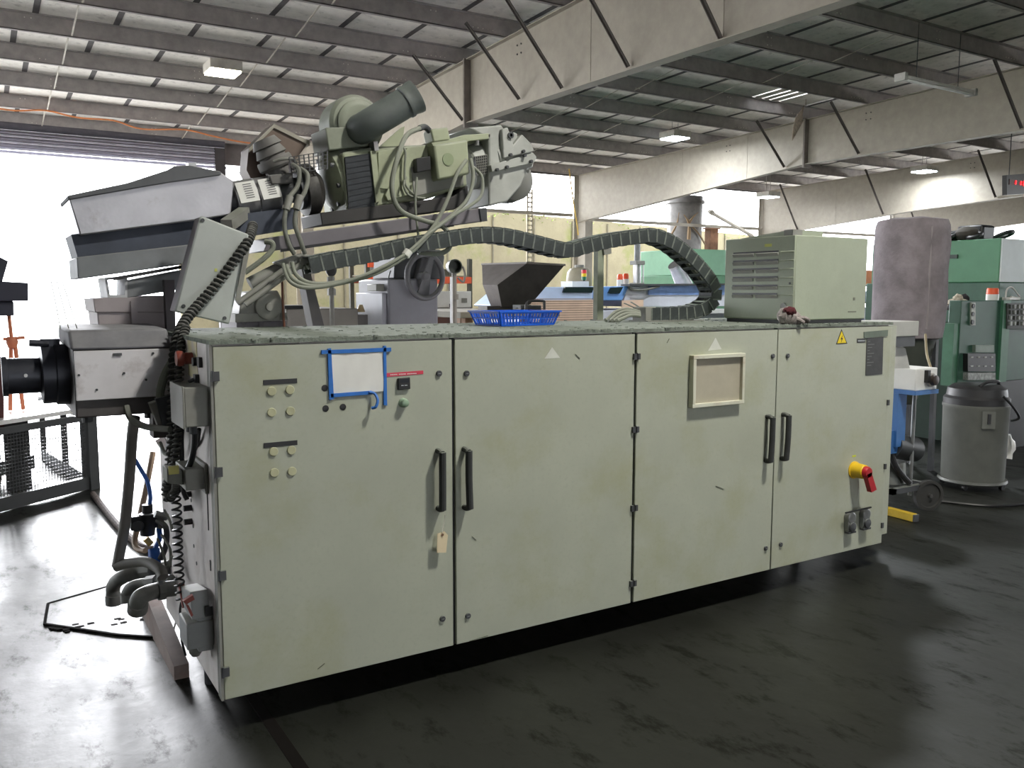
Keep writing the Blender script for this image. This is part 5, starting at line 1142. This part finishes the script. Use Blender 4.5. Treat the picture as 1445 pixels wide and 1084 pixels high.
vd = thing('vacuum_drum', 'grey drum vacuum with black domed lid and latch on a caster base', 'vacuum cleaner', (6.37, .92, 0))
cd_ = (6.37, .95); rd = .25
drm = mat('dull_grey_drum', (104,106,100), .55, var=.1, dirt=(90,92,84), damt=.4)
obj('drum', MB().lathe((cd_[0],cd_[1],.07), (0,0,1), [(rd*.94,0),(rd*.96,.02),(rd,.60),(rd*1.02,.61),(rd*1.02,.635)], 36), drm, vd)
obj('lid', MB().lathe((cd_[0],cd_[1],.705), (0,0,1), [(rd*1.0,0),(rd*1.0,.05),(rd*.92,.07),(rd*.88,.13),(rd*.7,.16),(.05,.165)], 36), mat('black_lid', (44,44,46), .5, var=.1), vd)
obj('lid_handle', MB().tube([(cd_[0]-.14,cd_[1]-.1,.86),(cd_[0]-.08,cd_[1]-.12,.895),(cd_[0]+.08,cd_[1]-.12,.895),(cd_[0]+.14,cd_[1]-.1,.86)], .014, 8, 4), black, vd)
d_ = V((-.62,-.78,0)); p_ = V((cd_[0],cd_[1],.62))+d_*rd*1.0; e_ = V((-d_.y,d_.x,0))
lt = MB(); lt.prism([p_-e_*.05+V((0,0,-.09)), p_+e_*.05+V((0,0,-.09)), p_+e_*.05+V((0,0,.05)), p_-e_*.05+V((0,0,.05))], d_*.014)
la = obj('latch_plate', lt, drm, vd)
l2 = MB(); q_ = p_+d_*.014; l2.prism([q_-e_*.012+V((0,0,-.05)), q_+e_*.012+V((0,0,-.05)), q_+e_*.012+V((0,0,.03)), q_-e_*.012+V((0,0,.03))], d_*.01); obj('latch', l2, black, la)
obj('caster_base', MB().lathe((cd_[0],cd_[1],.05), (0,0,1), [(rd*1.02,0),(rd*1.06,.01),(rd*1.04,.03)], 30), mat('silver_base', (110,112,108), .5, .3), vd)
for k in range(4):
    a = k*math.pi/2+.3; obj('caster', MB().cyl((cd_[0]+math.cos(a)*rd*.9,cd_[1]+math.sin(a)*rd*.9-.012,.026), (cd_[0]+math.cos(a)*rd*.9,cd_[1]+math.sin(a)*rd*.9+.012,.026), .026, n=12), black, vd)
obj('power_cord', MB().tube([(cd_[0]-.1,cd_[1]-.27,.80),(cd_[0]+.0,cd_[1]-.31,.70),(cd_[0]+.12,cd_[1]-.29,.61),(cd_[0]+.26,cd_[1]-.16,.56)], .011, 8, 6), black, vd)
fcrd = thing('floor_cord', 'black cord looping over the dark floor in front of the grey drum vacuum', 'cord', (6.2, .5, 0))
obj('cord', MB().tube([(5.6,.75,.012),(5.8,.45,.012),(6.2,.35,.012),(6.6,.45,.012),(6.9,.7,.012),(7.3,.75,.012)], .011, 6, 6), black, fcrd)
obj('plug', MB().box(7.28, 7.36, .73, .77, .0, .035), black, fcrd, bevel=.004)
wg = thing('white_rag', 'scrap of white cloth hanging behind the grey drum vacuum', 'rag', (6.75, .95, .3))
obj('cloth', MB().tube([(6.70,.86,.42),(6.72,.84,.33),(6.70,.83,.22)], [.03,.045,.025], 8, 4), white, wg)

yb = thing('yellow_bar', 'yellow painted steel bar lying on the floor at the far cabinet corner', 'bar', (5.0, .65, 0))
a, b = V((4.924,0.707,0.03)), V((4.909,0.506,0.03))
a = b+(a-b)*2.2
obj('bar', MB().bar((a.x,a.y,.03), (b.x,b.y,.03), .05, .055), mat('scuffed_yellow', (212,180,50), .6, var=.1, dirt=(140,120,60), dscale=9, damt=.5), yb, bevel=.003)
d = (b-a).normalized(); obj('end_cap', MB().bar((b.x,b.y,.03), (b.x+d.x*.015,b.y+d.y*.015,.03), .046, .05), darkgray, yb)

# tall green moulding machine
gt = thing('green_moulding_machine', 'large green moulding machine with end face coloured pale as if lit past the filter drum', 'machine', (8.6, 2.4, 0))
g1 = V((8.305,1.9,2.181))
obj('upper_side', MB().box(g1.x, g1.x+3.2, 1.9, 3.4, 1.73, g1.z), mat('green_upper_paint', (84,138,104), .5, var=.05), gt, bevel=.01)
obj('end_panel', MB().box(g1.x+.005, g1.x+3.2, 1.885, 1.9, 1.735, g1.z-.003), mat('pale_lit_face', (196,206,206), .5, var=.04), gt, label='blue-white face, the light on it put into its colour')  # slab coloured pale to stand for light on the front face
obj('middle', MB().box(g1.x-.02, g1.x+3.2, 1.88, 3.45, 1.3, 1.73), green_d, gt, bevel=.008)
h_ = V((8.2,2.146,1.963)); obj('recessed_handle', MB().box(g1.x-.02, g1.x+.0, 2.35, 2.62, 1.99, 2.03), mat('handle_green', (44,60,52), .5), gt)
obj('base', MB().box(g1.x, g1.x+3.2, 1.95, 3.4, 0, 1.3), mat('deep_green_base', (38,62,50), .6, var=.1), gt)
clm = MB()
gc = thing('control_cubicle', 'dark green control cubicle with dial strip and black switch panel', 'control cabinet', (7.6, 1.7, 0))
k0 = V((7.29,1.75,1.603)); k1 = V((8.253,1.75,1.603)); kz = V((7.751,1.75,1.547)).z
obj('body', MB().box(k0.x+.12, k1.x+.6, 1.75, 1.875, .72, kz), mat('dark_green_cubicle', (50,86,70), .5, var=.08), gc, bevel=.008)  # cubicle body in its own dark green
obj('side_flange', MB().box(k0.x+.04, k0.x+.12, 1.76, 1.87, .72, kz-.22), mat('mid_green_flange', (70,118,92), .5), gc)
obj('corner_post', MB().box(V((8.096,1.74,1.219)).x, V((8.226,1.74,1.215)).x, 1.72, 1.75, .72, kz), mat('mid_green_flange', (70,118,92), .5), gc)
obj('stand', MB().box(k0.x+.2, k1.x+.5, 1.77, 1.87, 0, .72), black, gc)
s_ = [(7.553,1.527),(7.625,1.527),(7.648,1.305),(7.575,1.307)]
st_ = obj('dial_strip', MB().xz(s_, 1.735, 1.75), mat('pale_dial_strip', (168,172,164), .5), gc)
for t in (.15, .5, .85): obj('dial', MB().cyl((s_[0][0]+.03,1.735,s_[0][1]+(s_[2][1]-s_[0][1])*t), (s_[0][0]+.03,1.725,s_[0][1]+(s_[2][1]-s_[0][1])*t), .022, n=12), black, st_)
s_ = [(7.484,1.034),(7.967,1.017),(7.986,0.837),(7.501,0.86)]
sp__ = obj('switch_panel', MB().xz(s_, 1.70, 1.75), black, gc)
for i in range(4):
    for j in range(2):
        p_ = lerp(lerp(s_[0], s_[1], .14+.24*i), lerp(s_[3], s_[2], .14+.24*i), .2+.5*j); obj('switch_tag', MB().box(p_[0]-.022, p_[0]+.018, 1.695, 1.70, p_[1]-.006, p_[1]+.006), mat('switch_white', (190,192,190), .5), sp__)
s_ = [(7.633,1.112),(7.958,1.102),(7.965,1.031),(7.64,1.042)]; obj('label_plate', MB().xz(s_, 1.715, 1.75), mat('green_grey_label', (120,136,124), .5), gc)
s_ = [(7.503,0.846),(7.988,0.823),(7.995,0.751),(7.509,0.776)]; obj('socket_row', MB().xz(s_, 1.70, 1.75), mat('pale_socket_row', (150,154,150), .5, var=.4, vscale=22), gc)
obn = thing('orange_lamp', 'orange and white warning lamp standing on top of the dark green cubicle', 'beacon', (7.7, 1.9, kz))
c_ = V((8.116,1.85,1.545)); 
obj('white_base', MB().cyl((c_.x,1.85,kz), (c_.x,1.85,kz+.06), .06, n=18), white, obn)
obj('orange_dome', MB().lathe((c_.x,1.85,kz+.06), (0,0,1), [(.058,0),(.056,.05),(.05,.062)], 18), orange, obn)
pad = thing('power_adapter', 'white power adapter with coiled white lead on the dark green cubicle', 'adapter', (8.0, 1.9, kz))
c_ = V((8.431,1.85,1.544))
obj('adapter', MB().box(c_.x-.08, c_.x+.12, 1.8, 1.9, kz, kz+.03), white, pad, bevel=.005)
obj('lead', MB().tube([(c_.x-.09,1.84,kz+.02),(c_.x-.07,1.84,kz+.11),(c_.x+.02,1.84,kz+.13),(c_.x+.14,1.84,kz+.06),(c_.x+.2,1.85,kz+.02),(c_.x+.05,1.86,kz+.035)], .009, 6, 5), white, pad)
pn = thing('terminal_rack', 'open rack of pale electrical terminals beside the dark green cubicle post', 'electrical rack', (8.1, 1.7, 1.2))
s_ = [(8.132,1.518),(8.638,1.515),(8.67,1.251),(8.16,1.261)]
obj('backing', MB().xz(s_, 1.705, 1.745), mat('rack_dark', (62,66,62), .6), pn)
rnd = random.Random(8)
for i in range(6):
    for j in range(4):
        p_ = lerp(lerp(s_[0], s_[1], .1+.15*i), lerp(s_[3], s_[2], .1+.15*i), .12+.22*j); w_ = rnd.uniform(.012,.02)
        obj('terminal', MB().box(p_[0]-w_, p_[0]+w_, 1.69, 1.705, p_[1]-.022, p_[1]+.018), MATS['pale_socket_row'] if rnd.random() < .7 else MATS['rack_dark'], pn)
tb_ = thing('cable_heap', 'tangled heap of dark cables and fittings on top of the large green machine', 'cable heap', (g1.x+.2, 2.5, g1.z))
rnd = random.Random(11)
for k in range(9):
    x = g1.x+rnd.uniform(-.0,.5); y = rnd.uniform(2.0, 3.0); r_h = rnd.uniform(.06,.13)
    obj('coil', MB().tube([(x+math.cos(a)*r_h*1.2, y+math.sin(a)*r_h, g1.z+.02+r_h*.6*(1+math.sin(a+k))*.7) for a in [2*math.pi*i/10 for i in range(10)]], .022, 6, 2, True), black, tb_)
obj('cover', MB().ball((g1.x+.15,2.35,g1.z+.07), .12, 14, (1.2,1,.7)), mat('dull_lump', (74,70,64), .8, var=.2), tb_)
obj('fan_box', MB().box(g1.x+.35, g1.x+.6, 2.3, 2.6, g1.z, g1.z+.18), black, tb_, bevel=.03)
rg_ = thing('rag_pile', 'small pile of pale and dark rags on the green flange beside the filter drum', 'rags', (7.3, 2.0, 1.4))
c_ = V((7.56,1.9,1.491))
for k in range(6):
    obj('rag', blob((c_.x-.06+.05*k, 1.9+.03*(k % 2), c_.z-.03+.05*(k % 3)), .055, (1,.8,.9), 20+k), mat('pale_rag', (186,176,158), .95, var=.3, vscale=40) if k in (1,2,4) else mat('dark_rag', (44,42,44), .95, var=.3), rg_)
# dark shelving beyond
sh = thing('storage_shelf', 'dim storage shelf with orange carton and blue tub between cooling unit and filter drum', 'shelf', (11.5, 5.6, 0))
a, b = V((11.102,5.5,1.547)), V((11.633,5.5,1.546))
wood = mat('shelf_steel', (70,70,66), .7)
for x in (a.x-.6, b.x+.9): 
    for y in (5.5, 6.1): obj('upright', MB().box(x, x+.05, y, y+.05, 0, 2.05), wood, sh)
for z in (.35, .95, 1.45, 1.72): obj('shelf_board', MB().box(a.x-.6, b.x+.95, 5.5, 6.15, z, z+.03), wood, sh)
tag(obj('carton', MB().box(a.x-.3, b.x+.15, 5.55, 6.0, 1.75, 1.97), mat('orange_carton', (206,130,84), .7)), 'orange-brown carton on the top board of the dim shelf', 'box')
tag(obj('plastic_tub', MB().lathe(((a.x+b.x)/2,5.75,1.48), (0,0,1), [(.16,0),(.2,.16),(.21,.17)], 20), mat('blue_tub', (70,100,160), .5)), 'blue tub under the orange carton on the dim shelf', 'tub')
tag(obj('blue_drum', MB().lathe((a.x+.1,5.8,.98), (0,0,1), [(.18,0),(.19,.02),(.19,.40),(.17,.43)], 20), mat('navy_drum', (40,60,100), .5)), 'navy blue drum on the middle board of the dim shelf', 'drum')
tag(obj('tan_jug', MB().lathe((b.x-.02,5.75,.98), (0,0,1), [(.09,0),(.1,.25),(.04,.36),(.04,.42)], 16), mat('tan_jug_plastic', (150,140,110), .6)), 'pale tan jug beside the navy drum on the dim shelf', 'jug')
# red LED clock under the third rafter
ck = thing('digital_clock', 'black digital wall clock with red lit digits hanging below the ceiling', 'clock', (22, 8.8, 4.3))
q = [(21.168,4.523),(22.901,4.717),(22.965,4.201),(21.222,4.044)]
ckb = obj('case', MB().xz(q, 9, 9.12), black, ck)
ledm = mat('red_led', (255,40,50), .4, emit=(255,24,34), estr=3.0)
x0, z0, x1, z1 = q[0][0], q[0][1], q[2][0], q[2][1]; W_ = x1-x0; H_ = z0-z1
obj('display', MB().box(x0+W_*.06, x1-W_*.06, 8.985, 9, z1+H_*.30, z1+H_*.72), mat('dark_red_display', (60,8,12), .4), ck)
for n_, segs in ((0,'bc'),(1,'bc'),(2,'abcdef')):
    cx = x0+W_*(.18+.13*n_); w2, h2 = W_*.035, H_*.13; cz = z1+H_*.51
    sg = {'a':((cx-w2,cz+h2),(cx+w2,cz+h2)),'b':((cx+w2,cz+h2),(cx+w2*.8,cz)),'c':((cx+w2*.8,cz),(cx+w2*.6,cz-h2)),'d':((cx-w2,cz-h2),(cx+w2*.6,cz-h2)),'e':((cx-w2,cz),(cx-w2*1.2,cz-h2)),'f':((cx-w2,cz+h2),(cx-w2,cz))}
    for s in segs:
        (ax_, az_), (bx2, bz2) = sg[s]; obj('led_segment', MB().bar((ax_,8.975,az_), (bx2,8.975,bz2), .045, .012, up=(0,1,0)), ledm, ck)
for x in (x0+.2, x1-.2): obj('hanger', MB().cyl((x,9.06,z0-.02), (x,9.06,zpur(9.06)+.02), .012, n=6), darkgray, ck)

# ------------------------------------------------------------------ machine and guard at the doorway side
mg = thing('mesh_guard', 'dark framed wire-mesh guard standing on the floor below the die', 'machine guard', (-.5, 4.5, 0))
gd = mat('dark_guard_frame', (62,64,66), .5, var=.1)
P0, P1 = V((.05,4.69,0)), V((-2.2,3.0,0)); D_ = (P1-P0).normalized(); Lg = (P1-P0).length
obj('corner_post', MB().bar(P0+V((0,0,.0)), P0+V((0,0,.62)), .09, .09, up=D_), gd, mg)
obj('lower_rail', MB().bar(P0+V((0,0,.06)), P1+V((0,0,.06)), .05, .1), gd, mg)
obj('upper_rail', MB().bar(P0+V((0,0,.60)), P1+V((0,0,.60)), .05, .05), gd, mg)
obj('post', MB().bar(P0+D_*1.25+V((0,0,0)), P0+D_*1.25+V((0,0,.62)), .05, .05, up=D_), gd, mg)
wm = MB(); n = 70
for i in range(n):
    p_ = P0+D_*(.06+i*.026); wm.bar(p_+V((0,0,.1)), p_+V((0,0,.6)), .004, .004, up=D_)
for j in range(19): wm.bar(P0+D_*.04+V((0,0,.11+.026*j)), P0+D_*(.06+n*.026)+V((0,0,.11+.026*j)), .004, .004)
obj('wire_mesh', wm, gd, mg, kind='stuff')
Q1 = P0+V((-.25,1.6,0)); 
obj('lower_rail', MB().bar(P0+V((0,0,.06)), Q1+V((0,0,.06)), .05, .1), gd, mg)
obj('upper_rail', MB().bar(P0+V((0,0,.6)), Q1+V((0,0,.6)), .05, .05), gd, mg)
for k in range(1, 3): obj('post', MB().bar(P0.lerp(Q1, k/2), P0.lerp(Q1, k/2)+V((0,0,.6)), .05, .05), gd, mg)
gt_ = thing('white_table', 'bright white table top above the wire-mesh guard', 'table', (-1, 4.6, 0))
tq = [P0+V((-.10,-.02,0)), P0+D_*1.6, P0+D_*1.6+V((-.15,.8,0)), P0+V((-.22,.8,0))]
obj('table_top', MB().prism([p_+V((0,0,.64)) for p_ in tq], (0,0,.035)), mat('glossy_white_top', (235,235,235), .25), gt_)
for p_ in ((-.55,4.95), (-.75,5.5), (-1.6,4.3)): obj('leg', MB().box(p_[0], p_[0]+.18, p_[1], p_[1]+.18, 0, .64), gd, gt_)
obj('foot_bar', MB().bar((-.35,5.6,.12), (-1.6,4.6,.12), .12, .12), gd, gt_)
dm = thing('dark_machine_head', 'dark machine head on a stepped column against the bright doorway', 'machine', (-1.2, 4.6, 0))
b_ = [(-0.516,1.698),(-0.328,1.688),(-0.335,1.547),(-0.432,1.52),(-0.436,1.433),(-0.53,1.434)]
gdm = mat('dark_navy_machine', (58,60,76), .5, var=.08)
xz('head_block', [(b_[0][0]-1.0,b_[0][1]), b_[0], b_[1], b_[2], (b_[0][0]-1.0,b_[2][1])], 4.6, 5.1, gdm, dm, bevel=.01)
xz('lower_block', [(b_[0][0]-.9,b_[2][1]), b_[2] if False else (b_[3][0],b_[2][1]), b_[4], (b_[0][0]-.9,b_[4][1])], 4.65, 5.0, gdm, dm, bevel=.01)
b_ = [(-0.509,1.843),(-0.452,1.854),(-0.498,1.698),(-0.516,1.698)]
xz('upper_stay', [(b_[0][0]-.8,b_[0][1]+.5), (b_[1][0],b_[1][1]), b_[2], (b_[0][0]-.8,b_[3][1])], 4.7, 4.9, gdm, dm)
obj('column', MB().box(-1.5, -1.15, 4.75, 5.0, 0, 1.7), gdm, dm, bevel=.01)
b_ = [(-0.549,1.154),(-0.532,1.047),(-0.552,0.565),(-0.581,0.54)]
xz('brown_panel', [(b_[0][0]-.6,b_[0][1]), b_[0], b_[1], b_[2], b_[3], (b_[0][0]-.6,b_[3][1])], 4.4, 4.44, mat('dark_brown_panel', (90,50,52), .6), dm)
ov = thing('orange_valve', 'orange tap-shaped valve on a pipe against the bright doorway', 'valve', (-.5, 4.8, .7))
c_ = V((-0.455,4.8,1.227))
orv = mat('pale_orange_paint', (226,140,104), .5)
obj('valve_body', MB().lathe(c_-V((0,0,.05)), (0,0,1), [(.03,0),(.04,.03),(.045,.05),(.03,.09)], 14), orv, ov)
obj('handle', MB().bar(c_+V((-.06,0,.02)), c_+V((.09,0,.03)), .02, .025), orv, ov)
obj('pipe', MB().cyl((-0.467,4.8,1.462), (-0.458,4.8,1.266), .014, n=8), orv, ov)
obj('leg', MB().cyl(c_-V((.01,0,.04)), (c_.x-.04,4.8,.68), .016, n=8), orv, ov)
obj('leg', MB().cyl(c_-V((-.02,0,.04)), (c_.x+.05,4.8,.68), .016, n=8), orv, ov)

# roller shutter over the doorway
dr = struct('door_1', MB().box(-9, 5.05, 20.3, 20.42, 4.80, 4.86), mat('shutter_grey', (170,168,184), .5, var=.06))
obj('drum', MB().cyl((-9,20.28,5.42), (5.0,20.28,5.42), .1, n=20), mat('shutter_drum_grey', (84,82,92), .6), dr)  # drum in a darker grey than the slats
for k in range(7): obj('slat', MB().prism([(-9,20.22,4.86+.072*k),(5.0,20.22,4.86+.072*k),(5.0,20.27,4.915+.072*k),(-9,20.27,4.915+.072*k)], (0,.03,.018)), MATS['shutter_grey'] if k % 2 else mat('shutter_light', (222,222,236), .45), dr)
obj('guide', MB().box(4.75, 5.0, 20.2, 20.42, 0, 5.3), mat('guide_dark', (70,66,70), .6), dr)
# cords along the eave
oc = thing('orange_extension_cord', 'orange extension cord draped along the last purlin above the doorway', 'cord', (0, 18.3, 5.5))
obj('cord', MB().tube([(-0.286,18.2,5.422),(0.22,18.2,5.392),(0.812,18.2,5.456),(1.418,18.2,5.372),(2.121,18.2,5.385),(2.699,18.2,5.258),(3.611,18.2,5.331),(4.24,18.2,5.247),(4.974,18.2,5.167),(5.914,18.2,5.167)], .018, 6, 5), mat('orange_cord', (226,140,84), .6), oc)
yc = thing('yellow_hanging_cord', 'thin yellow cord hanging by the column behind the gearbox', 'cord', (15.6, 18.6, 4.5))
obj('cord', MB().tube([(14.739,18.6,5.331),(14.823,18.6,4.833),(14.934,18.6,4.249),(15.047,18.6,3.723),(15.104,18.6,3.362)], .02, 6, 5), mat('yellow_cord', (210,176,90), .6), yc)
# unlit fluorescent strip and torn insulation
fs = thing('fluorescent_strip', 'unlit white fluorescent strip fixture hanging near the ceiling', 'light fixture', (15.6, 7.4, 5.5))
a, b = V((12.594,6.1,5.182)), V((14.608,6.1,5.169))
obj('tray', MB().bar(a, b, .16, .05), mat('dusty_white_tray', (200,198,190), .5), fs)
obj('tube', MB().cyl(a+V((0,-.05,-.05)), b+V((0,-.05,-.05)), .02, n=10), mat('frosted_tube', (225,225,220), .3), fs)
obj('end_cap', MB().bar(a-V((.05,0,0)), a+V((.03,0,0)), .2, .12), mat('fixture_end', (186,184,178), .5), fs)
obj('end_cap', MB().bar(b-V((.03,0,0)), b+V((.05,0,0)), .2, .12), MATS['fixture_end'], fs)
for p_ in (a.lerp(b,.2), a.lerp(b,.8)): obj('hanger', MB().cyl(p_, (p_.x,p_.y,zpur(p_.y)+.3), .008, n=6), darkgray, fs)
ti = thing('torn_insulation', 'strip of torn brown insulation hanging from the roof beside the second rafter', 'insulation scrap', (15.9, 10.7, 5.4))
q = [(15.635,10.6,5.876),(15.575,10.6,5.65),(15.513,10.6,5.486),(15.362,10.6,5.189),(15.275,10.6,5.055),(15.24,10.6,5.271),(15.319,10.6,5.56),(15.545,10.6,5.772)]
mb = MB().prism(q, (.02,.03,0)); mb.v = [(x+.02*math.sin(z*20), y+.05*math.sin(z*9), z) for x, y, z in mb.v]
obj('strip', mb, mat('brown_insulation', (150,138,122), .9, var=.3, vscale=12), ti)
obj('hanging_thread', MB().cyl(q[0], V(q[0])+V((0,0,.4)), .01, n=6), MATS['brown_insulation'], ti)

# ------------------------------------------------------------------ ceiling lamps of the hall
lampm = mat('lit_lamp_lens', (255,250,225), .3, emit=(255,250,226), estr=14.)
lampw = mat('cool_lit_lamp_lens', (240,250,255), .3, emit=(235,248,255), estr=14.)
def lamp(x, y, label, warm=True, power=220, lit=True, sx=.26, sy=.26, drop=0.):
    z = zpur(y)-.12-drop
    t = thing('ceiling_lamp', label, 'lamp', (x, y, z), 'square low-bay lamps under the purlins')
    obj('housing', MB().prism([(x-sx*1.08,y-sy*1.08,z),(x+sx*1.08,y-sy*1.08,z),(x+sx*1.08,y+sy*1.08,z),(x-sx*1.08,y+sy*1.08,z)], (0,0,.16)), mat('lamp_housing', (200,196,188), .5), t, bevel=.01)
    obj('lens', MB().prism([(x-sx,y-sy,z-.03),(x+sx,y-sy,z-.03),(x+sx,y+sy,z-.03),(x-sx,y+sy,z-.03)], (0,0,.03)), lampm if warm else lampw, t)
    obj('hanger', MB().bar((x-.1,y,z+.16), (x-.1,y,z+.55+drop), .012, .012).bar((x+.1,y,z+.16), (x+.1,y,z+.55+drop), .012, .012), steel_dark, t)
    if power:
        ld = bpy.data.lights.new('lamp_light', 'AREA'); ld.shape = 'SQUARE'; ld.size = sx*1.9; ld.energy = power; ld.color = (1, .97, .88) if warm else (.93, .97, 1)
        lo = bpy.data.objects.new('lamp_light', ld); COL.objects.link(lo); lo.parent = t; lo.location = (0, 0, -.05)
    return t
lamp(3.3, 13.2, 'warm lit lamp hanging above the bright doorway end of the hall', power=260)
lamp(14.6, 13.8, 'lit lamp between the two large rafters, with a bright hook glint', False, power=260)
lamp(2.85, -2.3, 'lit lamp overhead, in front of the cream cabinet doors', power=375)
lamp(24.0, 13.08, 'lit lamp in front of the third rafter, past the cooling unit', False, power=200, drop=.24)
lamp(22.6, 17.9, 'small lit lamp above the cooling unit, before the third rafter', False, power=120, drop=.5)
lamp(8.9, 4.2, 'unseen lamp added overhead to light the hall between the first and second rafters', False, power=230)  # unseen lamp, added to brighten the middle of the hall
